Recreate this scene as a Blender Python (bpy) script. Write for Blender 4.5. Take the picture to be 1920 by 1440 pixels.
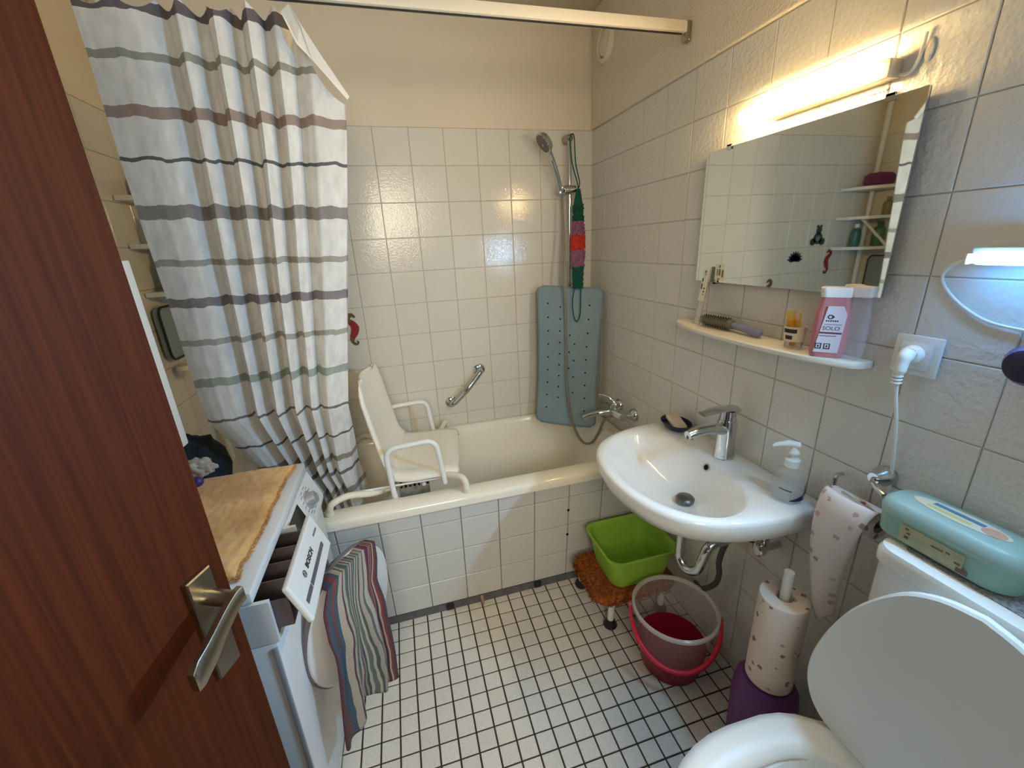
import bpy, bmesh, math, random
from mathutils import Vector, Matrix, noise
random.seed(4)
for o in list(bpy.data.objects):
    bpy.data.objects.remove(o)
scn = bpy.context.scene
COL = scn.collection

# ------------------------------------------------------------------ camera
cam_d = bpy.data.cameras.new('camera')
cam_d.sensor_fit = 'HORIZONTAL'
cam_d.sensor_width = 36.0
cam_d.lens = 774.45 / 1920 * 36
cam_d.clip_start = 0.02
cam = bpy.data.objects.new('camera', cam_d)
COL.objects.link(cam)
RX = Vector((0.96308866, -0.26512361, -0.04658005))
RY = Vector((-0.12707347, -0.29523862, -0.94693532))
RZ = Vector((0.23730269, 0.91790175, -0.31803114))
m = Matrix.Identity(4)
for i in range(3):
    m[i][0] = RX[i]; m[i][1] = -RY[i]; m[i][2] = -RZ[i]
m.translation = (-1.00022, -2.07817, 1.49562)
cam.matrix_world = m
scn.camera = cam

# ------------------------------------------------------------------ world, light, exposure
w = bpy.data.worlds.new('hall_ambient'); scn.world = w
w.use_nodes = True
w.node_tree.nodes['Background'].inputs[0].default_value = (0.93, 0.96, 1.0, 1)
w.node_tree.nodes['Background'].inputs[1].default_value = 0.04
hl = bpy.data.lights.new('hall_lamp', 'POINT')          # the hallway lamp behind the photographer
hl.energy = 98.0; hl.color = (1.0, 0.88, 0.68); hl.shadow_soft_size = 0.45
hlo = bpy.data.objects.new('hall_lamp', hl); hlo.location = (-1.075, -3.5, 1.93); COL.objects.link(hlo)
# the tube lamps shine mainly forwards out of their diffusers, their edges glow more weakly along the wall
LAMP_FRONT = 180.0
LAMP_EDGE = 2.5
LED_FRONT = 4000.0
LED_EDGE = 42.0
vs = scn.view_settings
vs.view_transform = 'Standard'; vs.look = 'None'; vs.gamma = 1.0; vs.use_curve_mapping = False
vs.exposure = 0.29

# ------------------------------------------------------------------ materials
def srgb(r, g=None, b=None):
    if g is None: r, g, b = r
    f = lambda c: (c/255)/12.92 if c/255 <= 0.04045 else (((c/255)+0.055)/1.055)**2.4
    return (f(r), f(g), f(b), 1)
MATS = {}
def mat(name, col, rough=0.5, metal=0.0, bump=0.0, bscale=80, var=0.0, vscale=12, col2=None, trans=0.0,
        ior=1.45, coat=0.0, alpha=1.0, rnd=0.0, sheen=0.0, stretch=(1, 1, 1), transl=0.0, bdist=0.002, detail=3.0):
    if name in MATS: return MATS[name]
    M = bpy.data.materials.new(name); M.use_nodes = True
    nt = M.node_tree; N = nt.nodes; L = nt.links
    P = N['Principled BSDF']
    c = srgb(col) if len(col) == 3 else col
    P.inputs['Base Color'].default_value = c
    P.inputs['Roughness'].default_value = rough
    P.inputs['Metallic'].default_value = metal
    P.inputs['IOR'].default_value = ior
    P.inputs['Transmission Weight'].default_value = trans
    P.inputs['Coat Weight'].default_value = coat
    P.inputs['Alpha'].default_value = alpha
    P.inputs['Sheen Weight'].default_value = sheen
    geo = N.new('ShaderNodeNewGeometry')
    mp = N.new('ShaderNodeMapping'); mp.inputs['Scale'].default_value = stretch
    L.new(geo.outputs['Position'], mp.inputs['Vector'])
    src = None
    if var > 0 or col2:
        nz = N.new('ShaderNodeTexNoise'); nz.inputs['Scale'].default_value = vscale; nz.inputs['Detail'].default_value = detail
        L.new(mp.outputs[0], nz.inputs['Vector'])
        rp = N.new('ShaderNodeValToRGB')
        c2 = srgb(col2) if col2 else tuple(max(0, x*(1-var)) for x in c[:3])+(1,)
        rp.color_ramp.elements[0].position = 0.35; rp.color_ramp.elements[0].color = c2
        rp.color_ramp.elements[1].position = 0.65; rp.color_ramp.elements[1].color = c
        L.new(nz.outputs['Fac'], rp.inputs['Fac'])
        src = rp.outputs['Color']
    if rnd > 0:
        oi = N.new('ShaderNodeObjectInfo')
        mr = N.new('ShaderNodeMapRange'); mr.inputs['To Min'].default_value = 1-rnd; mr.inputs['To Max'].default_value = 1.0
        L.new(oi.outputs['Random'], mr.inputs['Value'])
        hs = N.new('ShaderNodeHueSaturation')
        L.new(mr.outputs[0], hs.inputs['Value'])
        if src: L.new(src, hs.inputs['Color'])
        else: hs.inputs['Color'].default_value = c
        src = hs.outputs['Color']
    if src: L.new(src, P.inputs['Base Color'])
    if bump > 0:
        bz = N.new('ShaderNodeTexNoise'); bz.inputs['Scale'].default_value = bscale; bz.inputs['Detail'].default_value = 2.0
        L.new(mp.outputs[0], bz.inputs['Vector'])
        bp = N.new('ShaderNodeBump'); bp.inputs['Strength'].default_value = bump; bp.inputs['Distance'].default_value = bdist
        L.new(bz.outputs['Fac'], bp.inputs['Height'])
        L.new(bp.outputs[0], P.inputs['Normal'])
    if transl > 0:
        t = N.new('ShaderNodeBsdfTranslucent'); mx = N.new('ShaderNodeMixShader')
        mx.inputs[0].default_value = transl
        if src: L.new(src, t.inputs[0])
        else: t.inputs[0].default_value = c
        out = N['Material Output']
        L.new(P.outputs[0], mx.inputs[1]); L.new(t.outputs[0], mx.inputs[2]); L.new(mx.outputs[0], out.inputs[0])
    MATS[name] = M
    return M
def emit(name, col, strength):
    M = bpy.data.materials.new(name); M.use_nodes = True
    P = M.node_tree.nodes['Principled BSDF']
    P.inputs['Base Color'].default_value = (0.8, 0.8, 0.8, 1)
    P.inputs['Emission Color'].default_value = col
    P.inputs['Emission Strength'].default_value = strength
    return M

m_tile = mat('cream_glazed_tile', (226, 220, 207), 0.075, bump=0.40, bscale=150, rnd=0.03, bdist=0.0014)
m_tileR = mat('hammered_glazed_tile', (222, 218, 209), 0.24, bump=0.85, bscale=85, rnd=0.03, bdist=0.0026)
m_tileA = mat('white_apron_tile', (216, 214, 208), 0.24, bump=0.25, bscale=120, rnd=0.03, bdist=0.0014)
m_grout = mat('beige_grout', (212, 201, 182), 0.9, var=0.15, vscale=30)
m_groutR = mat('pale_grout', (226, 218, 204), 0.9, var=0.08, vscale=30)
m_groutA = mat('grey_grout', (160, 153, 149), 0.9, var=0.15, vscale=30)
m_floor = mat('speckled_floor_tile', (236, 231, 221), 0.42, var=0.0, col2=(216, 210, 199), vscale=240, rnd=0.07, bump=0.1, bscale=150)
m_groutF = mat('dark_floor_grout', (66, 56, 48), 0.95, var=0.3, vscale=60)
m_paint = mat('cream_wall_paint', (234, 220, 196), 0.9, bump=0.15, bscale=60, var=0.04, vscale=3)
m_plaster = mat('rough_plaster', (228, 216, 196), 0.9, bump=0.8, bscale=150, bdist=0.003)
m_ceil = mat('ceiling_paint', (205, 192, 170), 0.95, bump=0.3, bscale=120)
m_enamel = mat('bath_enamel', (244, 238, 221), 0.10, coat=0.4)
m_ceramic = mat('white_ceramic', (236, 236, 232), 0.07, coat=0.4)
m_white = mat('white_plastic', (232, 232, 228), 0.32)
m_cream = mat('cream_plastic', (233, 225, 205), 0.38)
m_chrome = mat('chrome', (205, 207, 208), 0.10, metal=1.0)
m_satin = mat('satin_nickel', (176, 168, 150), 0.30, metal=1.0, bump=0.05, bscale=300)
m_dark = mat('dark_plastic', (34, 32, 33), 0.45)
m_black = mat('black_void', (10, 10, 10), 0.9)
m_greyp = mat('grey_plastic', (112, 104, 106), 0.5)
m_seal = mat('grey_sealant', (104, 102, 104), 0.7, var=0.3, vscale=25)

# ------------------------------------------------------------------ mesh helpers
class G:
    def __init__(s): s.b = bmesh.new(); s.uv = None
    def v(s, p): return s.b.verts.new(p)
    def f(s, vs):
        try: return s.b.faces.new(vs)
        except ValueError: return None
    def box(s, x0, x1, y0, y1, z0, z1, bev=0.0, seg=2, M=None):
        r = bmesh.ops.create_cube(s.b, size=1.0)
        vs = r['verts']
        T = Matrix.Translation(((x0+x1)/2, (y0+y1)/2, (z0+z1)/2)) @ Matrix.Diagonal((abs(x1-x0), abs(y1-y0), abs(z1-z0), 1))
        bmesh.ops.transform(s.b, matrix=T, verts=vs)
        if bev > 0:
            es = list({e for v_ in vs for e in v_.link_edges})
            r2 = bmesh.ops.bevel(s.b, geom=es, offset=bev, segments=seg, affect='EDGES', profile=0.5)
            vs = list({v_ for f_ in r2['faces'] for v_ in f_.verts} | {v_ for v_ in vs if v_.is_valid})
        if M is not None: bmesh.ops.transform(s.b, matrix=M, verts=[v_ for v_ in vs if v_.is_valid])
        return s
    def loft(s, rings, cap=True, close=True, cap0=True, cap1=True):
        R = [[s.v(p) for p in r] for r in rings]
        n = len(R[0])
        for a, b in zip(R, R[1:]):
            for i in range(n if close else n-1):
                j = (i+1) % n
                s.f([a[i], a[j], b[j], b[i]])
        if cap and cap0: s.f(R[0][::-1])
        if cap and cap1: s.f(R[-1])
        return s
    def tube(s, pts, r, seg=10, cap=True, closed=False):
        pts = [Vector(p) for p in pts]
        n = len(pts)
        rr = r if isinstance(r, (list, tuple)) else [r]*n
        T = []
        for i in range(n):
            a = pts[(i-1) % n] if (closed or i > 0) else pts[i]
            b = pts[(i+1) % n] if (closed or i < n-1) else pts[i]
            T.append((b-a).normalized())
        up = Vector((0, 0, 1)) if abs(T[0].z) < 0.9 else Vector((1, 0, 0))
        u = (up - T[0]*up.dot(T[0])).normalized()
        rings = []
        for i in range(n):
            if i > 0: u = (u - T[i]*u.dot(T[i])).normalized()
            v = T[i].cross(u)
            rings.append([pts[i] + (u*math.cos(2*math.pi*k/seg) + v*math.sin(2*math.pi*k/seg))*rr[i] for k in range(seg)])
        if closed: rings.append(rings[0])
        return s.loft(rings, cap=cap and not closed)
    def lathe(s, prof, c=(0, 0, 0), axis=(0, 0, 1), seg=24, cap=True, cap0=True, cap1=True, ell=(1, 1), xdir=None):
        ax = Vector(axis).normalized()
        up = Vector(xdir) if xdir else (Vector((0, 0, 1)) if abs(ax.z) < 0.9 else Vector((1, 0, 0)))
        u = (up - ax*up.dot(ax)).normalized(); v = ax.cross(u); c = Vector(c)
        rings = [[c + ax*h + u*math.cos(2*math.pi*k/seg)*r*ell[0] + v*math.sin(2*math.pi*k/seg)*r*ell[1] for k in range(seg)] for r, h in prof]
        return s.loft(rings, cap=cap, cap0=cap0, cap1=cap1)
    def prism(s, poly, vec):
        vec = Vector(vec); p = [Vector(q) for q in poly]
        return s.loft([p, [q+vec for q in p]])
    def grid(s, P, uvs=None):
        V_ = [[s.v(p) for p in row] for row in P]
        if uvs is not None and s.uv is None: s.uv = s.b.loops.layers.uv.new('uv')
        for i in range(len(P)-1):
            for j in range(len(P[0])-1):
                f_ = s.f([V_[i][j], V_[i][j+1], V_[i+1][j+1], V_[i+1][j]])
                if uvs is not None and f_:
                    for lp, (a, b) in zip(f_.loops, ((i, j), (i, j+1), (i+1, j+1), (i+1, j))): lp[s.uv].uv = uvs[a][b]
        return s
    def sphere(s, c, r, seg=12, sc=(1, 1, 1), M=None):
        q = bmesh.ops.create_uvsphere(s.b, u_segments=seg, v_segments=max(6, seg*2//3), radius=r)
        T = Matrix.Translation(c) @ (M or Matrix.Identity(4)) @ Matrix.Diagonal((sc[0], sc[1], sc[2], 1))
        bmesh.ops.transform(s.b, matrix=T, verts=q['verts'])
        return s
def cr(pts, n=6, closed=False):
    """Catmull-Rom resample"""
    P = [Vector(p) for p in pts]; out = []
    m_ = len(P)
    for i in range(m_ if closed else m_-1):
        g = lambda k: P[k % m_] if closed else P[max(0, min(m_-1, k))]
        a, b, c, d = g(i-1), g(i), g(i+1), g(i+2)
        for k in range(n):
            t = k/n
            out.append(0.5*((2*b)+(c-a)*t+(2*a-5*b+4*c-d)*t*t+(3*b-a-3*c+d)*t**3))
    if not closed: out.append(P[-1])
    return out
def bend(pts, r=0.03, n=5):
    """polyline with rounded corners"""
    P = [Vector(p) for p in pts]; out = [P[0]]
    for i in range(1, len(P)-1):
        a = (P[i-1]-P[i]); b = (P[i+1]-P[i])
        k = min(r, a.length*0.49, b.length*0.49)
        p0 = P[i]+a.normalized()*k; p1 = P[i]+b.normalized()*k
        for j in range(n+1):
            t = j/n
            out.append(p0*(1-t)**2 + P[i]*2*t*(1-t) + p1*t*t)
    out.append(P[-1])
    return out
def rrect(cx, cy, hx, hy, r, z, n=5):
    out = []
    for sx, sy, a0 in ((1, 1, 0), (-1, 1, 90), (-1, -1, 180), (1, -1, 270)):
        for k in range(n+1):
            a = math.radians(a0+90*k/n)
            out.append(Vector((cx+sx*(hx-r)+r*math.cos(a), cy+sy*(hy-r)+r*math.sin(a), z)))
    return out
def rootloc(o):
    while o.parent: o = o.parent
    return o.location
def obj(name, g, material, parent=None, smooth=35, origin=None, label=None, stuff=False, mods=None):
    bmesh.ops.recalc_face_normals(g.b, faces=g.b.faces[:])
    if parent is not None: org = Vector(rootloc(parent))
    elif origin is not None: org = Vector(origin)
    else:
        xs = [v_.co for v_ in g.b.verts]
        org = Vector(((min(p.x for p in xs)+max(p.x for p in xs))/2, (min(p.y for p in xs)+max(p.y for p in xs))/2, min(p.z for p in xs)))
    bmesh.ops.translate(g.b, vec=-org, verts=g.b.verts[:])
    me = bpy.data.meshes.new(name); g.b.to_mesh(me); g.b.free()
    if material: me.materials.append(material)
    if smooth:
        for p in me.polygons: p.use_smooth = True
        me.set_sharp_from_angle(angle=math.radians(smooth))
    o = bpy.data.objects.new(name, me); COL.objects.link(o)
    if parent is not None: o.parent = parent
    else: o.location = org
    if label: o['label'] = label
    if stuff: o['kind'] = 'stuff'
    return o
def tag(o, label, cat, group=None):
    o['label'] = label; o['category'] = cat
    if group: o['group'] = group
    return o
def thing(name, label, cat, loc, group=None):
    o = bpy.data.objects.new(name, None); o.empty_display_size = 0.05; COL.objects.link(o)
    o.location = loc
    return tag(o, label, cat, group)
def struct(name, g, material, parent=None, smooth=0, label=None):
    o = obj(name, g, material, parent, smooth=smooth, origin=(0, 0, 0))
    o['kind'] = 'structure'
    if label: o['label'] = label
    return o
def text(name, body, material, parent, origin, xdir, ydir, size, label=None, bold=0.0, depth=0.0003, align='CENTER'):
    cu = bpy.data.curves.new(name, 'FONT'); cu.body = body; cu.size = size; cu.align_x = align; cu.align_y = 'CENTER'
    cu.extrude = depth; cu.offset = bold; cu.resolution_u = 3
    t = bpy.data.objects.new(name+'_tmp', cu); COL.objects.link(t)
    dg = bpy.context.evaluated_depsgraph_get()
    me = bpy.data.meshes.new_from_object(t.evaluated_get(dg))
    bpy.data.objects.remove(t); bpy.data.curves.remove(cu)
    X_ = Vector(xdir).normalized(); Z_ = X_.cross(Vector(ydir)).normalized(); Y_ = Z_.cross(X_)
    T = Matrix.Identity(4)
    for i in range(3): T[i][0] = X_[i]; T[i][1] = Y_[i]; T[i][2] = Z_[i]
    T.translation = Vector(origin) - Vector(rootloc(parent))
    me.transform(T); me.materials.clear(); me.materials.append(material)
    o = bpy.data.objects.new(name, me); COL.objects.link(o); o.parent = parent
    if label: o['label'] = label
    return o

# ------------------------------------------------------------------ room shell
PZ = 0.1495; ZO = 1.9985; PX = 0.15
WX = -1.90; NY = -2.25; CZ = 2.46
def wallbox(name, x0, x1, y0, y1, z0, z1, mt, label): return struct(name, G().box(x0, x1, y0, y1, z0, z1), mt, label=label)
floor = wallbox('floor', WX-0.1, 0.1, -2.35, 0.1, -0.06, -0.004, m_groutF, 'floor of small pale square tiles with dark joints')
wall_back = wallbox('wall_back', WX, 0.0, 0.001, 0.10, 0, CZ, m_grout, 'back wall, cream tiles below and paint above')
wall_right = wallbox('wall_right', 0.001, 0.10, -2.35, 0.10, 0, CZ, m_groutR, 'right wall with hammered cream tiles')
wall_left = wallbox('wall_left', WX-0.1, WX-0.001, -2.35, 0.10, 0, CZ, m_grout, 'left wall behind the shower curtain')
ceiling = wallbox('ceiling', WX-0.1, 0.1, -2.35, 0.10, CZ, CZ+0.08, m_ceil, 'painted ceiling')
g = G(); g.box(WX, -1.66, -2.35, NY, 0, CZ); g.box(-0.62, 0.0, -2.35, NY, 0, CZ); g.box(-1.66, -0.62, -2.35, NY, 2.05, CZ)
wall_near = struct('wall_near', g, m_paint, label='wall with the doorway behind the camera')
# plaster / paint above the tiles
obj('upper_paint', G().box(WX, 0, -0.001, 0.006, ZO+0.001, CZ), m_paint, wall_back, smooth=0, label='smooth cream paint above the tiles')
g = G(); g.box(-0.012, 0.006, -2.25, 0, ZO+0.002, CZ, bev=0.004)
obj('upper_plaster', g, m_plaster, wall_right, smooth=0, label='rough plaster above the tiles')
obj('upper_paint', G().box(WX-0.006, WX+0.002, -2.25, 0, ZO+0.001, CZ), m_paint, wall_left, smooth=0)
def tilemesh(name, w_, h_, d_, c, mt, axis):
    """bevelled tile; axis = outward normal; local plane axes chosen so that w is horizontal, h the other one"""
    g = G()
    def ring(hw, hh, o):
        pts = [(-hw, -hh), (hw, -hh), (hw, hh), (-hw, hh)]
        if axis == 'y': return [(a, -o, b) for a, b in pts]
        if axis == 'x-': return [(-o, a, b) for a, b in pts]
        if axis == 'x+': return [(o, a, b) for a, b in pts]
        return [(a, b, o) for a, b in pts]
    g.loft([ring(w_/2, h_/2, -0.004), ring(w_/2, h_/2, d_-c), ring(w_/2-c, h_/2-c, d_)], cap0=False)
    bmesh.ops.recalc_face_normals(g.b, faces=g.b.faces[:])
    me = bpy.data.meshes.new(name); g.b.to_mesh(me); g.b.free(); me.materials.append(mt)
    for p in me.polygons: p.use_smooth = False
    return me
TM = {}
def tile(parent, c, w_, h_, mt, axis, d_=0.0026, ch=0.0016, tiltv=0.0, name='tile'):
    key = (round(w_, 4), round(h_, 4), mt.name, axis)
    if key not in TM: TM[key] = tilemesh('tile', w_, h_, d_, ch, mt, axis)
    o = bpy.data.objects.new(name, TM[key]); COL.objects.link(o); o.parent = parent
    o.location = Vector(c) - Vector(rootloc(parent))
    o.rotation_euler = (random.gauss(0, tiltv), random.gauss(0, tiltv), random.gauss(0, tiltv))
    return o
J = 0.0022
def spans(a0, a1, off, p):
    """cells of pitch p with a joint at off, clipped to [a0,a1]"""
    k = math.floor((a0-off)/p); out = []
    while off+k*p < a1-1e-6:
        lo = max(a0, off+k*p); hi = min(a1, off+(k+1)*p)
        if hi-lo > 0.012: out.append((round(lo, 5), round(hi, 5)))
        k += 1
    return out
zr = spans(0.0, ZO, ZO, PZ)
for lo, hi in spans(WX, 0.0, -1.1724, PX):
    for zl, zh in zr:
        if zh < 0.60: continue
        tile(wall_back, ((lo+hi)/2, 0, (zl+zh)/2), hi-lo-J, zh-zl-J, m_tile, 'y', tiltv=0.002)
for lo, hi in spans(-2.05, 0.0, -0.145, PX):
    for zl, zh in zr:
        if lo > -0.66 and zh < 0.57: continue
        tile(wall_right, (0, (lo+hi)/2, (zl+zh)/2), hi-lo-J, zh-zl-J, m_tileR, 'x-', tiltv=0.002)
for lo, hi in spans(-1.05, 0.0, -0.145, PX):
    for zl, zh in zr:
        if zh < 0.62: continue
        tile(wall_left, (WX, (lo+hi)/2, (zl+zh)/2), hi-lo-J, zh-zl-J, m_tile, 'x+', tiltv=0.002)
# floor mosaic: the tiles seen largest are parts, the rest is one part
PF = 0.0598; FX = -1.176; FY = -0.7289; JF = 0.0054
cells = []
for lo, hi in spans(-1.36, 0.0, FX, PF):
    for yl, yh in spans(-2.24, -0.634, FY, PF): cells.append((lo, hi, yl, yh))
def seen(cx, cy):
    d = Vector((cx, cy, 0)) - cam.location
    u = 960+774.45*d.dot(RX)/d.dot(RZ); v = 720+774.45*d.dot(RY)/d.dot(RZ)
    hidden = (cx > -0.56 and cy < -1.56) or (cx > -0.40 and cy > -0.93) or (cx > -0.10 and cy < -1.40)
    return 600 < u < 1560 and v < 1475 and not hidden
vis = sorted([c_ for c_ in cells if seen((c_[0]+c_[1])/2, (c_[2]+c_[3])/2)], key=lambda c_: (c_[2]))
near = set(vis[:300])
rest = G()
for lo, hi, yl, yh in cells:
    if (lo, hi, yl, yh) in near:
        tile(floor, ((lo+hi)/2, (yl+yh)/2, -0.0032), hi-lo-JF, yh-yl-JF, m_floor, 'z', d_=0.0032, ch=0.0010, tiltv=0.0015)
    elif not (lo < -1.2 and yh < -1.7):
        a, b, c, d = lo+JF/2, hi-JF/2, yl+JF/2, yh-JF/2
        rest.loft([[(a, c, -0.004), (b, c, -0.004), (b, d, -0.004), (a, d, -0.004)], [(a, c, -0.001), (b, c, -0.001), (b, d, -0.001), (a, d, -0.001)],
                   [(a+.001, c+.001, 0), (b-.001, c+.001, 0), (b-.001, d-.001, 0), (a+.001, d-.001, 0)]], cap0=False)
obj('remaining_tiles', rest, m_floor, floor, smooth=0, stuff=True)

# ------------------------------------------------------------------ bathtub with tiled apron and ledge
tub = thing('bathtub', 'cream enamel bathtub with tiled front apron', 'bathtub', (-0.95, -0.35, 0))
X0, X1, Y0, Y1 = -1.62, -0.006, -0.705, -0.006      # outer rim
ocx, ocy, ohx, ohy = (X0+X1)/2, (Y0+Y1)/2, (X1-X0)/2, (Y1-Y0)/2
ix0, ix1, iy0, iy1 = -1.56, -0.075, -0.618, -0.045
icx, icy, ihx, ihy = (ix0+ix1)/2, (iy0+iy1)/2, (ix1-ix0)/2, (iy1-iy0)/2
g = G()
rings = [rrect(ocx, ocy, ohx-0.02, ohy-0.02, 0.02, 0.548), rrect(ocx, ocy, ohx, ohy, 0.02, 0.553), rrect(ocx, ocy, ohx, ohy, 0.02, 0.575),
         rrect(ocx, ocy, ohx-0.004, ohy-0.004, 0.02, 0.586), rrect(ocx, ocy, ohx-0.014, ohy-0.012, 0.02, 0.591),
         rrect(icx, icy, ihx+0.012, ihy+0.008, 0.10, 0.591), rrect(icx, icy, ihx+0.002, ihy+0.001, 0.10, 0.587), rrect(icx, icy, ihx-0.006, ihy-0.006, 0.10, 0.572),
         rrect(icx, icy, ihx-0.03, ihy-0.02, 0.12, 0.48), rrect(icx, icy, ihx-0.08, ihy-0.05, 0.13, 0.30), rrect(icx, icy, ihx-0.11, ihy-0.075, 0.13, 0.21),
         rrect(icx, icy, ihx-0.16, ihy-0.12, 0.12, 0.175), rrect(icx, icy, ihx-0.4, ihy-0.22, 0.05, 0.17)]
g.loft(rings, cap0=False)
obj('tub_shell', g, m_enamel, tub, smooth=50)
g = G(); g.lathe([(0.0, 0.0), (0.026, 0.0), (0.026, 0.006), (0.018, 0.016), (0.0, 0.018)], (-0.088, -0.30, 0.47), (-1, 0, 0.15), 20)
obj('overflow_knob', g, m_chrome, tub)
# apron leans inwards towards the floor: y = -0.675 + 0.1*(0.475 - z)
ay = lambda z: -0.675+0.1*(0.475-z)
g = G(); g.loft([[(X0, ay(.03)+.004, .03), (X1, ay(.03)+.004, .03), (X1, ay(.555)+.004, .555), (X0, ay(.555)+.004, .555)],
                 [(X0, ay(.03)+.05, .03), (X1, ay(.03)+.05, .03), (X1, ay(.555)+.05, .555), (X0, ay(.555)+.05, .555)]])
apron = obj('apron', g, m_groutA, tub, smooth=0)
lean = math.atan(0.1)
for lo, hi in spans(X0, X1, -1.182, 0.154):
    for zl, zh in spans(0.032, 0.552, 0.475, 0.1515):
        zc = (zl+zh)/2
        t = tile(apron, ((lo+hi)/2, ay(zc), zc), hi-lo-0.0034, zh-zl-0.0034, m_tileA, 'y')
        t.rotation_euler = (lean, 0, 0)
g = G(); g.loft([[(X0, -0.640, 0), (X1, -0.640, 0), (X1, -0.634, .031), (X0, -0.634, .031)], [(X0, -0.60, 0), (X1, -0.60, 0), (X1, -0.60, .031), (X0, -0.60, .031)]])
obj('sealing_strip', g, m_seal, tub, smooth=0)
for x in (-0.955, -0.553):
    obj('plinth_clip', G().box(x-0.016, x+0.016, -0.645, -0.632, 0.002, 0.030, bev=0.002), m_dark, tub)
g = G(); g.tube([(-0.815, -0.648, 0.030), (-0.813, -0.654, 0.014), (-0.812, -0.656, 0.001)], 0.006, 8)
g.sphere((-0.815, -0.648, 0.034), 0.008, 8); obj('plinth_peg', g, mat('pinkish_plastic', (170, 140, 132), 0.5), tub)
for z in (0.405, 0.27):
    g = G(); g.lathe([(0, 0), (0.006, 0), (0.006, 0.003), (0, 0.003)], (-0.414, ay(z)-0.002, z), (0, -1, 0), 10)
    obj('apron_hole', g, m_black, tub)
ledge = struct('trim_1', G().box(WX, X0-0.002, -0.70, 0, 0, 0.60, bev=0.004), m_tileA, label='tiled ledge at the hidden end of the bathtub')

# ------------------------------------------------------------------ curtain rail and curtain
rail = thing('curtain_rail', 'white rectangular curtain rail above the bathtub', 'curtain rail', (-0.95, -0.705, 2.09))
obj('rail_profile', G().box(WX+0.004, -0.03, -0.719, -0.691, 2.100, 2.130, bev=0.003), mat('cream_painted_metal', (226, 214, 190), 0.35), rail)
obj('track_slot', G().box(WX+0.01, -0.04, -0.708, -0.702, 2.097, 2.102), m_dark, rail, smooth=0)
g = G(); g.box(-0.034, -0.0135, -0.716, -0.694, 2.078, 2.132, bev=0.002); g.sphere((-0.02, -0.716, 2.083), 0.005, 8)
obj('wall_bracket', g, m_satin, rail)

STR = [ # z, half height, colour
 (2.052, 0.0139, (110, 100, 104)), (1.955, 0.0107, (160, 158, 144)), (1.838, 0.0107, (163, 143, 133)), (1.735, 0.0070, (100, 102, 104)),
 (1.612, 0.0180, (147, 141, 136)), (1.484, 0.0070, (171, 164, 155)), (1.373, 0.0131, (139, 130, 132)), (1.257, 0.0082, (174, 168, 157)),
 (1.136, 0.0123, (163, 171, 157)), (1.004, 0.0070, (125, 119, 119)), (.888, 0.0049, (107, 100, 104)), (.775, 0.0148, (160, 149, 136)), (.700, 0.0066, (124, 113, 119)), (.60, 0.0131, (158, 150, 141))]
def curtain_mat():
    M = bpy.data.materials.new('striped_curtain_fabric'); M.use_nodes = True
    N = M.node_tree.nodes; L = M.node_tree.links; P = N['Principled BSDF']; P.inputs['Roughness'].default_value = 0.85
    uv = N.new('ShaderNodeUVMap'); uv.uv_map = 'uv'
    nz = N.new('ShaderNodeTexNoise'); nz.inputs['Scale'].default_value = 18; nz.inputs['Detail'].default_value = 2
    L.new(uv.outputs[0], nz.inputs['Vector'])
    sub = N.new('ShaderNodeMath'); sub.operation = 'SUBTRACT'; sub.inputs[1].default_value = 0.5; L.new(nz.outputs['Fac'], sub.inputs[0])
    ml = N.new('ShaderNodeMath'); ml.operation = 'MULTIPLY'; ml.inputs[1].default_value = 0.010; L.new(sub.outputs[0], ml.inputs[0])
    sx = N.new('ShaderNodeSeparateXYZ'); L.new(uv.outputs[0], sx.inputs[0])
    ad = N.new('ShaderNodeMath'); L.new(sx.outputs['Y'], ad.inputs[0]); L.new(ml.outputs[0], ad.inputs[1])
    rp = N.new('ShaderNodeValToRGB'); rp.color_ramp.interpolation = 'CONSTANT'
    white = srgb(232, 229, 224)
    el = rp.color_ramp.elements
    el[0].position = 0; el[0].color = white
    el.remove(el[1])
    for z, hh, c in sorted(STR):
        a = el.new((z-hh)/2.2); a.color = srgb(c)
        b = el.new((z+hh)/2.2); b.color = white
    L.new(ad.outputs[0], rp.inputs['Fac'])
    n2 = N.new('ShaderNodeTexNoise'); n2.inputs['Scale'].default_value = 35; L.new(uv.outputs[0], n2.inputs['Vector'])
    mr = N.new('ShaderNodeMapRange'); mr.inputs['From Min'].default_value = .3; mr.inputs['From Max'].default_value = .7
    mr.inputs['To Min'].default_value = 0.86; mr.inputs['To Max'].default_value = 1.06; L.new(n2.outputs['Fac'], mr.inputs['Value'])
    hs = N.new('ShaderNodeHueSaturation'); L.new(rp.outputs['Color'], hs.inputs['Color']); L.new(mr.outputs[0], hs.inputs['Value'])
    L.new(hs.outputs[0], P.inputs['Base Color'])
    t = N.new('ShaderNodeBsdfTranslucent'); L.new(hs.outputs[0], t.inputs[0])
    mx = N.new('ShaderNodeMixShader'); mx.inputs[0].default_value = 0.22
    L.new(P.outputs[0], mx.inputs[1]); L.new(t.outputs[0], mx.inputs[2]); L.new(mx.outputs[0], N['Material Output'].inputs[0])
    wv = N.new('ShaderNodeTexNoise'); wv.inputs['Scale'].default_value = 700; L.new(uv.outputs[0], wv.inputs['Vector'])
    bp = N.new('ShaderNodeBump'); bp.inputs['Strength'].default_value = .12; bp.inputs['Distance'].default_value = .001
    L.new(wv.outputs['Fac'], bp.inputs['Height']); L.new(bp.outputs[0], P.inputs['Normal'])
    return M
def interp(x, xs, ys):
    if x <= xs[0]: return ys[0]
    for a, b, c, d in zip(xs, xs[1:], ys, ys[1:]):
        if x <= b: return c+(d-c)*(x-a)/(b-a)
    return ys[-1]
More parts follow.
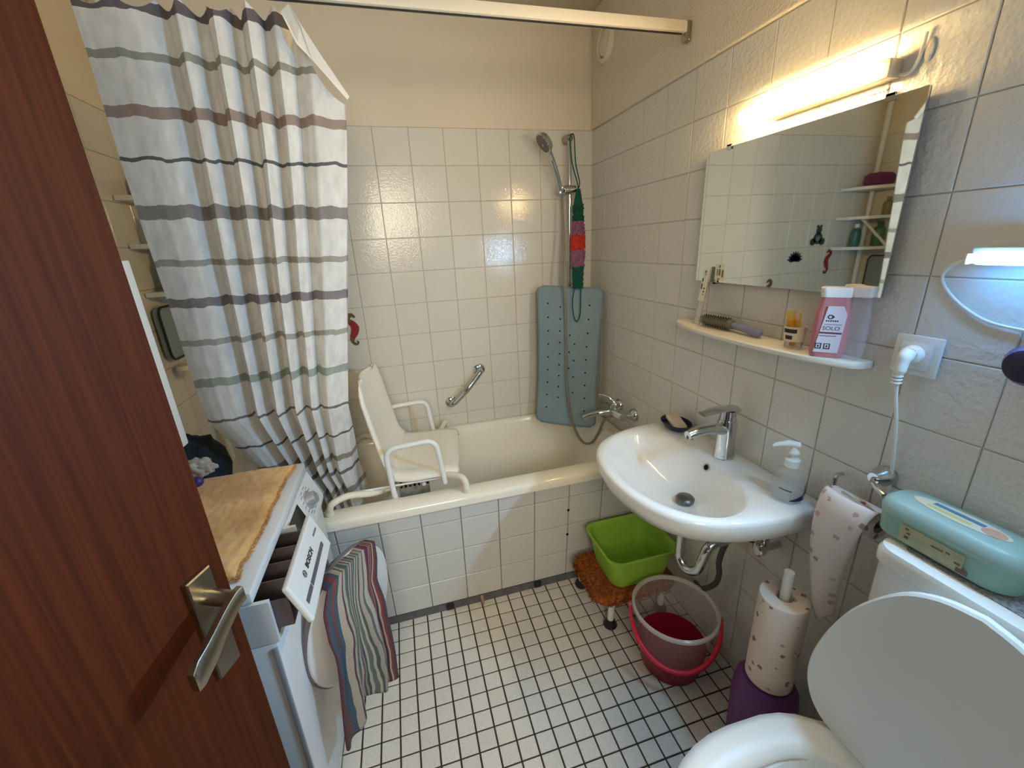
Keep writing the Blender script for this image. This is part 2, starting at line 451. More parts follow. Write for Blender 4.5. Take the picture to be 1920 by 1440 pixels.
# fold profile in arc position s: (s, x fraction, y offset)
FOLD = [(0, 0.0, 0.0), (.05, .06, -.010), (.10, .13, -.016), (.16, .21, -.012), (.21, .275, .004), (.245, .305, .022), (.285, .335, -.006), (.32, .365, -.026),
        (.36, .405, -.006), (.39, .425, .028), (.43, .455, .024), (.46, .475, -.012), (.495, .505, -.034), (.535, .545, -.008), (.56, .56, .026), (.60, .585, .030),
        (.63, .605, -.008), (.665, .63, -.036), (.70, .665, -.010), (.725, .68, .024), (.76, .705, .010), (.785, .73, -.024), (.82, .77, -.014), (.845, .79, .014),
        (.87, .82, -.008), (.905, .86, -.022), (.94, .91, -.016), (.97, .955, -.006), (1.0, 1.0, .006)]
fs = [f_[0] for f_ in FOLD]; fx = [f_[1] for f_ in FOLD]; fy = [f_[2] for f_ in FOLD]
NS, NZ = 150, 120
curt = thing('shower_curtain', 'white shower curtain with grey, brown and green horizontal stripes', 'curtain', (-1.4, -0.70, 0.45))
P_ = []; UV_ = []
def sm(a, b, t): t = max(0, min(1, (t-a)/(b-a))); return t*t*(3-2*t)
for i in range(NZ+1):
    row = []; ur = []
    for j in range(NS+1):
        s = j/NS*1.16
        sc = min(s, 1.0)
        ztop = 2.082 - 0.022*abs(math.sin(sc*math.pi*9)) - 0.20*max(0, (sc-.82)/.18)**.9
        zbot = 0.46 + 0.05*sc
        zc = ztop + (zbot-ztop)*i/NZ
        xl = interp(zc, [0.45, .62, .75, .90, 1.02, 1.2, 2.1], [-1.485, -1.50, -1.555, -1.60, -1.635, -1.640, -1.628])
        xr_ = interp(zc, [0.45, .70, .9, 1.1, 1.36, 1.6, 1.82, 1.95, 2.1], [-1.255, -1.262, -1.232, -1.20, -1.158, -1.118, -1.082, -1.066, -1.05])
        yb = interp(zc, [0.45, .62, 1.0, 2.1], [-0.475, -0.505, -0.65, -0.705])
        fr = interp(sc, fs, fx); fo = interp(sc, fs, fy)
        gather = 1.0 + 0.25*sm(1.2, 0.7, zc) - 0.25*sm(1.9, 2.1, zc)
        x = xl + (xr_-xl)*fr; y = yb + fo*gather
        if s > 1.0:                                    # return panel, folded back into the tub low down
            k = (s-1.0)/0.16*max(0, min(1, (1.02-zc)/.42))
            x += 0.030*k; y += 0.09*k + 0.012*math.sin(k*5)
        x += 0.004*noise.noise(Vector((s*9, zc*3, 1.7))); y += 0.006*noise.noise(Vector((s*7, zc*2.5, 4.1)))
        row.append((x, y, zc)); ur.append((s*0.9, (zc-0.020*(0.5-sc)*0.9*sm(1.0, 1.9, zc))/2.2))
    P_.append(row); UV_.append(ur)
obj('curtain_cloth', G().grid(P_, UV_), curtain_mat(), curt, smooth=60)
# unhooked corner that flops over
g = G(); tri = [(-1.190, -0.735, 2.062), (-1.168, -0.742, 2.076), (-1.150, -0.745, 2.040), (-1.118, -0.738, 1.985), (-1.060, -0.722, 1.893), (-1.066, -0.724, 1.885), (-1.135, -0.736, 1.965), (-1.165, -0.742, 1.995)]
g.prism(tri, (0.001, 0.003, 0)); obj('loose_corner', g, mat('curtain_white', (232, 226, 214), 0.85), curt, smooth=0)

# ------------------------------------------------------------------ corner shelf with its things (left back corner)
sh = thing('corner_shelf', 'white corner shelf on a tall pole behind the curtain', 'shelf', (WX+0.09, -0.09, 0.60))
obj('pole', G().tube([(WX+0.05, -0.05, 0.60), (WX+0.05, -0.05, CZ-0.002)], 0.013, 12), m_white, sh)
def quarter(z, r, th=0.016):
    p = [(WX+0.006, -0.006, z)] + [(WX+0.006+r*math.cos(math.radians(a)), -0.006-r*math.sin(math.radians(a)), z) for a in range(0, 91, 10)]
    return G().prism(p, (0, 0, th))
for z in (1.705, 1.545, 1.375): obj('tray', quarter(z, 0.23), m_white, sh, smooth=30)
obj('slanted_brace', G().tube([(WX+0.06, -0.20, 1.39), (WX+0.15, -0.10, 1.545)], 0.008, 8), m_white, sh)
g = G(); g.loft([rrect(WX+0.10, -0.11, 0.075*k, 0.05*k, 0.035*k, z) for k, z in ((.8, 1.7212), (1, 1.735), (1, 1.775), (.75, 1.79))])
tag(obj('sponge', g, mat('purple_sponge', (112, 48, 92), 0.85, bump=.4, bscale=120)), 'purple oval sponge on the top tray of the corner shelf', 'sponge')
def bottle(name, c, r, h, mt, capm, label, cat, ell=(1, 1)):
    t = thing(name, label, cat, c)
    obj('bottle_body', G().lathe([(r*.9, 0), (r, .006), (r, h*.62), (r*.8, h*.74), (r*.4, h*.80), (r*.4, h*.83)], c, seg=20, ell=ell), mt, t)
    obj('cap', G().lathe([(r*.5, h*.83), (r*.5, h*.98), (r*.42, h)], c, seg=16, ell=ell), capm, t)
    return t
bottle('shampoo_bottle', (WX+0.07, -0.15, 1.3912), .032, .14, mat('green_plastic', (70, 112, 84), .35), mat('dk_green_plastic', (40, 84, 62), .4), 'green bottle on the lowest tray of the corner shelf', 'bottle')
bottle('lotion_bottle', (WX+0.14, -0.07, 1.3912), .026, .13, mat('teal_plastic', (70, 110, 112), .35), m_white, 'teal bottle near the pole of the corner shelf', 'bottle')
bottle('cream_tube', (WX+0.06, -0.16, 1.5612), .024, .10, mat('olive_plastic', (128, 122, 66), .4), mat('olive_cap', (150, 110, 70), .4), 'small olive bottle on the middle tray of the corner shelf', 'bottle')
g = G(); pr_ = [Vector((WX+0.012, p.x, p.y)) for p in rrect(-0.17, 1.235, 0.075, 0.10, 0.03, 0)]
tray = thing('wall_dish', 'blue-grey rounded dish hung on the left wall beside the curtain', 'dish', (WX+0.012, -0.17, 1.135))
g.prism(pr_, (0.02, 0, 0)); obj('dish_plate', g, mat('blue_grey_plastic', (136, 150, 150), .4), tray)
g = G(); g.tube([p+Vector((0.02, 0, 0)) for p in pr_], 0.005, 6, closed=True); obj('dish_rim', g, m_dark, tray)
g = G(); g.lathe([(.0, 0), (.03, .002), (.035, .02), (.03, .035), (0, .04)], (WX+0.045, -0.19, 1.07), seg=16, ell=(1, 1.3))
tag(obj('soap_holder', g, m_cream), 'cream soap holder under the blue-grey dish', 'soap holder')
# dark bag and crumpled cloth on the ledge end
g = G(); q = bmesh.ops.create_icosphere(g.b, subdivisions=4, radius=1.0)
for v_ in q['verts']:
    n_ = noise.noise(v_.co*2.2)*0.22 + noise.noise(v_.co*5)*.08
    co = v_.co*(1+n_); v_.co = Vector((-1.755+co.x*0.08, -0.52+co.y*0.09, 0.76+max(-.159, co.z*0.16)))
tag(obj('wash_bag', g, mat('dark_teal_cloth', (22, 32, 40), .8), smooth=60), 'dark blue wash bag on the ledge behind the curtain', 'bag')
g = G(); q = bmesh.ops.create_icosphere(g.b, subdivisions=4, radius=1.0)
for v_ in q['verts']:
    n_ = noise.noise(v_.co*2.6+Vector((7, 0, 0)))*0.45 + noise.noise(v_.co*6)*.16
    co = v_.co*(1+n_); v_.co = Vector((-1.655+co.x*0.045, -0.745+co.y*0.020, 0.897+max(-.026, co.z*0.030)))
tag(obj('crumpled_cloth', g, mat('grey_cloth', (176, 168, 156), .9), smooth=60), 'crumpled pale grey cloth at the back of the washing machine', 'cloth')

# ------------------------------------------------------------------ wall stickers
def disc(g, c, r, ax, ell=(1, 1), seg=14, t=.0012): g.lathe([(r, 0), (r, t)], c, ax, seg, ell=ell)
def sticker_frog(x, z):
    t = thing('wall_sticker', 'dark green frog sticker on the tiles seen in the mirror', 'sticker', (x, -.0036, z), 'wall stickers')
    g = G(); ax = (0, -1, 0)
    for dx, dz, r in ((0, 0, .035), (-.035, -.02, .022), (.035, -.02, .022), (0, .045, .022), (-.012, .068, .009), (.012, .068, .009)): disc(g, (x+dx, -.0036, z+dz), r, ax)
    obj('frog_body', g, mat('sticker_green', (52, 70, 56), .5), t)
    g = G(); disc(g, (x, -.0050, z-.002), .016, ax); obj('frog_belly', g, mat('sticker_pale', (120, 128, 128), .5), t)
def sticker_lotus(x, z):
    g = G()
    for k in range(9):
        a = math.radians(20*k+10); p = Vector((x, -.0036, z-.02)); d = Vector((math.cos(a), 0, math.sin(a)))
        n_ = Vector((-d.z, 0, d.x)); tip = p+d*.06
        g.prism([p-n_*.004, p+d*.03-n_*.014, tip, p+d*.03+n_*.014, p+n_*.004], (0, -.0012, 0))
    tag(obj('wall_sticker', g, mat('sticker_blue', (50, 62, 86), .5), smooth=0), 'dark blue lotus flower sticker on the tiles seen in the mirror', 'sticker', 'wall stickers')
def sticker_seahorse(x, z, label, s=1.0, two=False):
    t = thing('wall_sticker', label, 'sticker', (x, -.0036, z), 'wall stickers')
    pts = [(0.018, .055), (.004, .066), (-.010, .058), (-.010, .044), (.004, .030), (.012, .012), (.006, -.010), (-.004, -.028), (-.004, -.046), (.008, -.056), (.016, -.048), (.010, -.042)]
    wd = [.003, .008, .010, .009, .013, .016, .014, .010, .006, .005, .004, .002]
    P = cr([(x+a*s, -.0045, z+b*s) for a, b in pts], 4); W_ = []
    for k in range(len(P)): W_.append(interp(k/4, list(range(12)), wd)*s)
    def rib(P, W_):
        g = G(); A = []
        for k in range(len(P)):
            d = (P[min(k+1, len(P)-1)]-P[max(0, k-1)]).normalized(); n_ = Vector((-d.z, 0, d.x))
            A.append([P[k]-n_*W_[k], P[k]+n_*W_[k], P[k]+n_*W_[k]+Vector((0, -.0012, 0)), P[k]-n_*W_[k]+Vector((0, -.0012, 0))])
        return g.loft(A)
    a, b = (14, 28)
    obj('seahorse_head', rib(P[:a+1], W_[:a+1]), mat('sticker_olive', (104, 92, 44), .5) if two else mat('sticker_red', (120, 40, 52), .5), t, smooth=0)
    obj('seahorse_body', rib(P[a:b+1], W_[a:b+1]), mat('sticker_red2', (150, 40, 34), .5), t, smooth=0)
    obj('seahorse_tail', rib(P[b:], W_[b:]), mat('sticker_olive', (104, 92, 44), .5) if two else mat('sticker_red', (120, 40, 52), .5), t, smooth=0)
sticker_frog(-1.55, 1.45); sticker_lotus(-1.40, 1.345)
sticker_seahorse(-1.66, 1.30, 'red seahorse sticker on the tiles seen in the mirror', 1.1)
sticker_seahorse(-1.232, 1.145, 'red and olive seahorse sticker right beside the shower curtain', 1.15, True)

# ------------------------------------------------------------------ bath seat
BS = thing('bath_chair', 'white swivel bath chair with backrest and tube armrests across the bathtub', 'bath chair', (-1.0, -0.37, 0.45))
# moulded shell: seat + curved back, generated across the width (y) from a side profile in x,z
prof = [(-0.835, 0.640), (-0.850, 0.650), (-0.92, 0.652), (-1.00, 0.648), (-1.06, 0.650), (-1.100, 0.664), (-1.125, 0.705), (-1.140, 0.78), (-1.157, 0.87), (-1.172, 0.96), (-1.182, 1.03)]
prof = cr([(a, 0, b) for a, b in prof], 4)
yc = -0.37
P_ = []
for k, p in enumerate(prof):
    t = k/(len(prof)-1)
    hw = interp(t, [0, .06, .3, .45, .55, .7, .9, .97, 1.0], [.185, .205, .216, .212, .200, .200, .196, .175, .105])
    row = []
    for j in range(25):
        s = -1+2*j/24
        dish = 0.012*(1-s*s)
        edge = -0.022*max(0, (abs(s)-.86)/.14)**2
        if t < .5: row.append((p.x, yc+hw*s, p.z-dish+edge))
        else: row.append((p.x-dish*1.2+0.02*s*s - (edge*-.5), yc+hw*s, p.z+edge*.3))
    P_.append([(x+.14*(y-yc), y-.14*(x+1.0), z) for x, y, z in row])
o = obj('seat_shell', G().grid(P_), mat('seat_plastic', (240, 234, 219), .35, bump=.25, bscale=90), BS, smooth=60)
md = o.modifiers.new('thick', 'SOLIDIFY'); md.thickness = 0.010; md.offset = -1
g = G(); g.loft([rrect(-0.955, yc, .115, .19, .05, .632), rrect(-0.965, yc, .118, .195, .05, .610), rrect(-0.965, yc, .105, .18, .05, .597)])
obj('seat_skirt', g, mat('pale_grey_plastic', (204, 208, 206), .35), BS)
for sy, z0 in ((yc-.232, .0), (yc+.225, .0)):
    pts = bend([(-1.115, sy, .595), (-1.125, sy, .79), (-.935, sy, .80), (-.915, sy, .605)], .045, 6)
    obj('armrest', G().tube(pts, .0105, 12), m_white, BS)
    obj('armrest_foot', G().tube([(-1.114, sy, .60), (-1.112, sy, .57)], .0115, 10), m_white, BS)
g = G(); g.box(-1.10, -.975, -.50, -.38, .50, .597, bev=.004); base_ = obj('swivel_base', g, mat('grey_cast', (172, 164, 150), .5, var=.3, vscale=40), BS)
g = G()
for k in range(7):
    x = -1.09+.018*k
    g.lathe([(.006, 0), (.006, .003)], (x, -.5015, .585-.014*(k % 2)), (0, -1, 0), 8); g.lathe([(.005, 0), (.005, .003)], (x, -.5015, .562), (0, -1, 0), 8)
obj('vent_hole', g, m_black, base_)
g = G(); g.tube([(-1.02, -.49, .575), (-1.00, -.535, .580)], .006, 8); g.sphere((-.998, -.537, .580), .010, 10); obj('locking_knob', g, m_white, BS)
# cross tubes resting on the rims
for pts in ([(-1.345, -.655, .592), (-1.335, -.665, .640), (-1.28, -.622, .640), (-1.19, -.585, .605), (-1.02, -.42, .548)],
            [(-.838, -.672, .592), (-.842, -.662, .650), (-.90, -.60, .640), (-1.00, -.45, .548), (-1.02, -.40, .548)],
            [(-1.30, -.050, .600), (-1.25, -.06, .635), (-1.13, -.17, .600), (-1.0, -.30, .548)],
            [(-.835, -.030, .600), (-.845, -.045, .640), (-.90, -.14, .60), (-1.0, -.32, .548)]):
    obj('rim_tube', G().tube(cr(bend(pts, .03, 4), 1), .0125, 12), m_cream, BS)
obj('thin_rod', G().tube([(-1.27, -.585, .625), (-.93, -.575, .615)], .004, 8), m_white, BS)
for p in ((-1.345, -.655, .5925), (-.838, -.672, .5925), (-1.30, -.04, .5925), (-.835, -.025, .5925)):
    g = G(); g.lathe([(.016, 0), (.017, .008), (.014, .018)], p, seg=14); obj('rubber_pad', g, m_cream, BS)

# ------------------------------------------------------------------ grab bar
gb = thing('grab_bar', 'short chrome grab bar mounted slantwise on the back wall tiles', 'grab bar', (-.725, -.004, .72))
pA, pB = Vector((-.641, -.004, .884)), Vector((-.800, -.004, .724))
for p in (pA, pB):
    obj('flange', G().lathe([(.030, 0), (.030, .006), (.022, .012), (.014, .014)], p, (0, -1, 0), 22), m_chrome, gb)
off = Vector((0, -.055, 0)); mid = off+Vector((0, -.012, -.0))
obj('bar', G().tube(bend([pA+Vector((0, -.01, 0)), pA+off*.9, (pA+pB)/2+mid*1.1, pB+off*.9, pB+Vector((0, -.01, 0))], .035, 6), .0150, 14), m_chrome, gb)

# ------------------------------------------------------------------ shower rail set
SR = thing('shower_set', 'chrome shower rail with hand shower and hose on the back wall', 'shower', (-.14, -.03, .60))
bx, by = -.143, -.052
obj('riser_bar', G().tube([(bx, by, 1.965), (bx, by, 1.22)], .0095, 12), m_chrome, SR)
for z in (1.955, 1.23):
    g = G(); g.lathe([(.020, 0), (.020, .02), (.016, .052)], (bx, -.004, z), (0, -1, 0), 18); g.sphere((bx, by, z), .017, 14); obj('rail_bracket', g, m_satin, SR)
sl = Vector((bx, by, 1.735))
g = G(); g.lathe([(.018, -.03), (.021, -.026), (.021, .026), (.018, .03)], sl+Vector((-.004, -.006, 0)), (1, 0, 0.03), 18)
g.lathe([(.014, -.018), (.017, -.014), (.017, .014), (.014, .018)], sl+Vector((-.05, -.012, -.002)), (.35, -.2, 1), 16)
obj('slider', g, m_chrome, SR)
h0 = Vector((-.190, -.068, 1.715)); h1 = Vector((-.252, -.100, 1.865)); h2 = Vector((-.293, -.125, 1.920))
obj('hand_shower_handle', G().tube(cr([h0, (h0+h1)/2+Vector((.004, 0, 0)), h1, h2], 5), [.010]*6+[.011]*5+[.013]*3+[.014]*2, 12), m_chrome, SR)
hd = Vector((-.80, -.02, -.60)).normalized()
g = G(); g.lathe([(.014, -.024), (.040, -.013), (.047, .0), (.047, .008), (.044, .011)], h2, hd, 24); head = obj('shower_head', g, m_chrome, SR)
g = G(); g.lathe([(.040, .0105), (.040, .013)], h2, hd, 24); obj('spray_face', g, m_greyp, head)
hose = cr([h0, (-.192, -.082, 1.62), (-.195, -.105, 1.50), (-.212, -.150, 1.31), (-.213, -.165, 1.13), (-.219, -.188, .86), (-.215, -.212, .69), (-.197, -.232, .574), (-.157, -.252, .489), (-.117, -.272, .485), (-.092, -.302, .549), (-.086, -.35, .64), (-.075, -.405, .685), (-.072, -.41, .70)], 10)
obj('hose', G().tube(hose, .0068, 10), mat('grey_hose', (158, 152, 140), .3, metal=.7), SR)

# ------------------------------------------------------------------ bath mixer tap
TF = thing('bath_tap', 'chrome bath mixer tap on the right wall above the tub end', 'tap', (-.05, -.43, .66))
for y in (-.355, -.495):
    obj('escutcheon', G().lathe([(.031, 0), (.031, .006), (.024, .018), (.015, .024), (.013, .05)], (-.004, y, .716), (-1, 0, 0), 22), m_chrome, TF)
    obj('connector', G().tube(bend([(-.035, y, .716), (-.062, y, .716), (-.070, y*.8+(-.425)*.2, .716)], .012, 4), .012, 12), m_chrome, TF)
obj('tap_body', G().lathe([(.018, -.085), (.022, -.075), (.022, .075), (.018, .085)], (-.072, -.425, .716), (0, 1, 0), 20), m_chrome, TF)
obj('lever', G().tube(cr([(-.075, -.425, .735), (-.075, -.425, .765), (-.105, -.405, .79), (-.135, -.385, .797)], 4), [.020]*4+[.014]*4+[.010]*4+[.008], 12), m_chrome, TF)
obj('spout', G().tube(cr([(-.078, -.41, .712), (-.13, -.395, .708), (-.18, -.375, .694), (-.205, -.365, .680)], 4), [.015]*6+[.013]*7, 12), m_chrome, TF)

# ------------------------------------------------------------------ bath mat
MT = thing('bath_mat', 'blue-grey rubber bath mat hanging across the corner', 'bath mat', (-.19, -.12, .55))
TL, TR, BL, BR = Vector((-.326, -.056, 1.302)), Vector((-.014, -.186, 1.276)), Vector((-.372, -.118, .588)), Vector((-.085, -.262, .560))
def matp(u, v): 
    p = (TL*(1-u)+TR*u)*(1-v)+(BL*(1-u)+BR*u)*v
    nrm = Vector((-.38, -.92, 0)).normalized()
    pinch = .012*math.sin(math.pi*v)*(1-2*u)
    return p + nrm*(.012*math.sin(v*6.0)+.014*math.sin(math.pi*u)) + (TR-TL).normalized()*pinch
NU, NV = 24, 48; RC = .11
P_ = []
for i in range(NV+1):
    v = i/NV; dv = min(v, 1-v)*2.05; ins = 0
    if dv < RC: ins = RC-math.sqrt(max(0, RC*RC-(RC-dv)**2))
    P_.append([matp(ins+(1-2*ins)*j/NU, v) for j in range(NU+1)])
m_mat = mat('blue_grey_rubber', (130, 152, 162), .55, bump=.12, bscale=220, var=.08, vscale=9)
o = obj('mat_sheet', G().grid(P_), m_mat, MT, smooth=60)
md = o.modifiers.new('thick', 'SOLIDIFY'); md.thickness = .006; md.offset = 0
g = G(); nrm = Vector((-.38, -.92, 0)).normalized()
for i in range(9):
    for u in (.17, .80):
        g.lathe([(.0042, 0), (.0042, .0045)], matp(u, .12+.095*i)+nrm*.001, nrm, 8)
for i in range(9):
    g.lathe([(.0042, 0), (.0042, .0045)], matp(.36, .14+.082*i)+nrm*.001, nrm, 8); g.lathe([(.0042, 0), (.0042, .0045)], matp(.52+.08*(i % 2), .33+.06*i)+nrm*.001, nrm, 8)
obj('drain_holes', g, m_black, o, stuff=True)

# ------------------------------------------------------------------ back scrubber strap
BK = thing('back_scrubber', 'knitted back scrubber strap in green, mauve and red hanging from the shower rail', 'back scrubber', (-.115, -.085, 1.17))
A0 = Vector((-.143, -.078, 1.965)); S0 = Vector((-.113, -.086, 1.735)); S1 = Vector((-.153, -.176, 1.283))
m_gr = mat('green_yarn', (18, 84, 66), .9); m_mv = mat('mauve_yarn', (146, 92, 116), .9); m_rd = mat('red_yarn', (196, 54, 34), .9)
g = G(); g.tube(cr([A0+Vector((-.010, 0, -.02)), A0, A0+Vector((.012, 0, -.015)), A0+Vector((.020, 0, -.12)), S0+Vector((.006, 0, .03)), S0], 6), .0028, 8)
g.tube(cr([A0+Vector((-.010, 0, -.02)), A0+Vector((.002, 0, -.12)), S0+Vector((-.006, 0, .03)), S0], 6), .0028, 8); obj('upper_cord', g, m_gr, BK)
g = G(); g.tube(cr([S1+Vector((-.018, 0, 0)), S1+Vector((-.030, -.004, -.06)), S1+Vector((-.026, -.012, -.135)), S1+Vector((-.010, -.016, -.160)), S1+Vector((.006, -.014, -.125)), S1+Vector((.012, -.006, -.05)), S1+Vector((.016, 0, 0))], 6), .0028, 8)
obj('lower_cord', g, m_gr, BK)
segs = [(0.0, .155, m_gr, .012, .028), (.155, .32, m_gr, .028, .031), (.32, .46, m_mv, .032, .038), (.46, .61, m_rd, .038, .040), (.61, .78, m_mv, .040, .038), (.78, 1.0, m_gr, .031, .026)]
for a, b, mt, r0, r1 in segs:
    g = G(); ring = []
    for k in range(7):
        t = a+(b-a)*k/6; c = S0.lerp(S1, t); r = r0+(r1-r0)*k/6
        ring.append([c+Vector((math.cos(2*math.pi*q/14)*r*.85, math.sin(2*math.pi*q/14)*.009, 0)) for q in range(14)])
    g.loft(ring); bd = obj('band', g, mt, BK)
    if b > .2:
        g = G()
        for k in range(int((b-a)*900)):
            t = a+(b-a)*random.random(); c = S0.lerp(S1, t); r = r0+(r1-r0)*(t-a)/(b-a); an = random.uniform(0, 2*math.pi)
            p = c+Vector((math.cos(an)*r*.9, math.sin(an)*.010, 0)); q = bmesh.ops.create_icosphere(g.b, subdivisions=1, radius=random.uniform(.0035, .0055)); bmesh.ops.translate(g.b, vec=p, verts=q['verts'])
        obj('yarn_loops', g, mt, bd, stuff=True)

# ------------------------------------------------------------------ ventilation opening
VT = thing('wall_vent', 'round white ventilation valve on the right wall near the ceiling', 'vent', (-.0125, -.135, 2.22))
obj('vent_rim', G().lathe([(.070, 0), (.070, .010), (.055, .016), (.052, .004)], (-.0125, -.142, 2.292), (-1, 0, 0), 32, cap1=False), m_cream, VT)
obj('vent_disc', G().lathe([(.046, 0), (.046, .008), (.03, .014), (0.001, .016)], (-.0125, -.142, 2.292), (-1, 0, 0), 32), m_cream, VT)

# ------------------------------------------------------------------ mirror, lamp, wall shelf
MR = thing('mirror', 'rectangular frameless mirror on the right wall above the shelf', 'mirror', (-.02, -1.145, 1.354))
obj('mirror_glass', G().box(-.0255, -.0215, -1.433, -.857, 1.355, 1.736), mat('mirror_silver', (222, 226, 220), .02, metal=1.0), MR, smooth=0)
obj('mirror_back', G().box(-.0213, -.0175, -1.432, -.858, 1.356, 1.735), m_greyp, MR, smooth=0)
for y, z in ((-.95, 1.736), (-1.37, 1.736), (-.95, 1.355), (-1.37, 1.355)):
    s = 1 if z > 1.5 else -1
    g = G(); g.box(-.029, -.004, y-.009, y+.009, min(z, z+s*.006), max(z, z+s*.006), bev=.001); g.box(-.029, -.0258, y-.009, y+.009, z-s*.008 if s > 0 else z-.006, z+s*.006 if s > 0 else z+.008)
    obj('mirror_clip', g, m_chrome, MR)
LP = thing('mirror_lamp', 'lit warm tube lamp on the wall above the mirror', 'lamp', (-.05, -1.20, 1.75))
obj('lamp_base', G().box(-.040, -.004, -1.365, -1.07, 1.768, 1.802, bev=.004), mat('lamp_plate', (206, 196, 176), .3, metal=.5), LP)
def arc_tube(c, length, r, a0, a1, n=14):
    """part of a tube along -y from c, between the direction angles a0 and a1 (0 = -x into the room, 90 = -z down)"""
    rings = []
    for rr, h in ((r*.55, 0), (r*.95, .008), (r, .018), (r, length-.018), (r*.95, length-.008), (r*.55, length)):
        rings.append([Vector((c[0]-rr*math.cos(math.radians(a0+(a1-a0)*k/n)), c[1]-h, c[2]-rr*math.sin(math.radians(a0+(a1-a0)*k/n)))) for k in range(n+1)])
    g = G(); g.loft(rings, close=False, cap=False)
    for R_ in (rings[0], rings[-1]):                       # end discs of this sector
        cc = g.v(Vector((c[0], R_[0].y, c[2]))); vv = [g.v(p) for p in R_]
        for a, b in zip(vv, vv[1:]): g.f([cc, a, b])
    return g
m_warmF = emit('warm_lamp_front', (1.0, .70, .31, 1), LAMP_FRONT); m_warmE = emit('warm_lamp_edge', (1.0, .70, .31, 1), LAMP_EDGE)
lc = (-.060, -1.022, 1.785)
obj('lamp_tube', arc_tube(lc, .318, .021, -42, 42), m_warmF, LP)
obj('tube_edge', arc_tube(lc, .318, .021, 42, 118), m_warmE, LP); obj('tube_edge', arc_tube(lc, .318, .021, -118, -42), m_warmE, LP)
obj('lamp_cable', G().tube(cr([(-.010, -1.362, 1.775), (-.008, -1.38, 1.772), (-.008, -1.392, 1.79), (-.008, -1.396, 1.83)], 5), .003, 8), m_cream, LP)
g = G()
for k in range(60):
    y = -1.14-.20*k/60; g.tube([(-.005, y, 1.758+.004*random.random()), (-.0055, y-.010, 1.753+.006*random.random())], .0016, 5)
obj('filler_ridge', g, m_plaster, wall_right, stuff=True)
g = G(); g.lathe([(.011, 0), (.009, .002), (.003, .003)], (-.0045, -1.405, 1.80), (-1, 0, 0), 12, ell=(1.7, .7)); obj('filler_patch', g, m_plaster, wall_right)

SHZ = 1.215
SF = thing('wall_shelf', 'white curved bathroom shelf under the mirror', 'shelf', (-.05, -1.11, SHZ-.016))
out = []
ya, yb_ = -.795, -1.435; D_ = .105
front = [(-D_*math.sin(math.pi*k/24)**.55, ya+(yb_-ya)*(1-math.cos(math.pi*k/24))/2) for k in range(25)]
def shring(z, sc): return [(-.0045, ya, z)] + [(min(-.006, x*sc), y, z) for x, y in front] + [(-.0045, yb_, z)]
obj('shelf_board', G().loft([shring(SHZ-.016, .93), shring(SHZ-.012, .99), shring(SHZ-.004, 1.0), shring(SHZ, .975)]), mat('shelf_white', (234, 228, 214), .3), SF)
SZ = SHZ+.0006
# hair brush
HB = thing('hair_brush', 'round hair brush with lilac handle on the wall shelf', 'hair brush', (-.045, -1.03, SZ))
b0, b1, b2 = Vector((-.045, -.935, SZ+.021)), Vector((-.038, -1.045, SZ+.021)), Vector((-.040, -1.165, SZ+.014))
dB = (b1-b0).normalized()
obj('barrel', G().tube([b0, b1], .012, 14), m_satin, HB)
g = G(); uB = Vector((0, 0, 1)); vB = dB.cross(uB)
for i in range(22):
    for k in range(14):
        a = 2*math.pi*(k+.5*(i % 2))/14; d = uB*math.cos(a)+vB*math.sin(a); p = b0.lerp(b1, (i+.5)/22)
        q = p+d*.0205; w_ = dB*.0007; 
        vs_ = [g.v(p+d*.011-w_), g.v(p+d*.011+w_), g.v(q+w_), g.v(q-w_)]; g.f(vs_)
        w_ = d.cross(dB)*.0007; vs_ = [g.v(p+d*.011-w_), g.v(p+d*.011+w_), g.v(q+w_), g.v(q-w_)]; g.f(vs_)
obj('bristles', g, m_dark, HB, smooth=0, stuff=True)
obj('collar', G().tube([b1, b1+dB*.012], [.0155, .012], 14), m_greyp, HB)
obj('handle', G().tube([b1+dB*.012, b1.lerp(b2, .3), b1.lerp(b2, .75), b1.lerp(b2, .94), b2], [.009, .010, .0125, .0125, .006], 14), mat('lilac_plastic', (128, 132, 168), .4), HB)
# clear package standing at the mirror corner
PK = thing('plastic_package', 'tall narrow clear package with a printed white label at the mirror corner', 'package', (-.040, -.90, SZ))
m_clear = mat('clear_plastic', (244, 244, 238), .15, trans=.75, ior=1.3)
pv = Vector((.006, -.022, .185)); px_ = Vector((0, -.026, 0)); pc = Vector((-.042, -.893, SZ))
g = G(); g.prism([pc, pc+px_, pc+px_+pv, pc+pv], (-.006, 0, 0)); obj('blister', g, m_clear, PK, smooth=0)
lb = pc+pv*.42+Vector((-.0065, 0, 0))
m_paper = mat('paper_white', (236, 230, 206), .7)
g = G(); g.prism([lb, lb+px_, lb+px_+pv*.58, lb+pv*.58], (-.0008, 0, 0)); lab = obj('paper_label', g, m_paper, PK, smooth=0)
g = G(); m_ink = mat('dark_ink', (58, 46, 46), .7)
for a, b, c, d in ((.38, .84, .18, .07), (.42, .76, .10, .06), (.12, .36, .18, .16), (.12, .58, .18, .10), (.58, .36, .22, .05), (.60, .26, .20, .05), (.62, .18, .14, .04)):
    q0 = lb+px_*a+pv*.58*b+Vector((-.0010, 0, 0)); g.prism([q0, q0+px_*c, q0+px_*c+pv*.58*d, q0+pv*.58*d], (-.0003, 0, 0))
obj('printed_marks', g, m_ink, lab, smooth=0, stuff=True)
SK = thing('mirror_sticker', 'small printed white label stuck on the lower left mirror corner', 'label', (-.027, -.955, 1.355))
g = G(); g.box(-.0265, -.0257, -.985, -.944, 1.361, 1.410); lab = obj('label_sheet', g, m_paper, SK, smooth=0)
g = G()
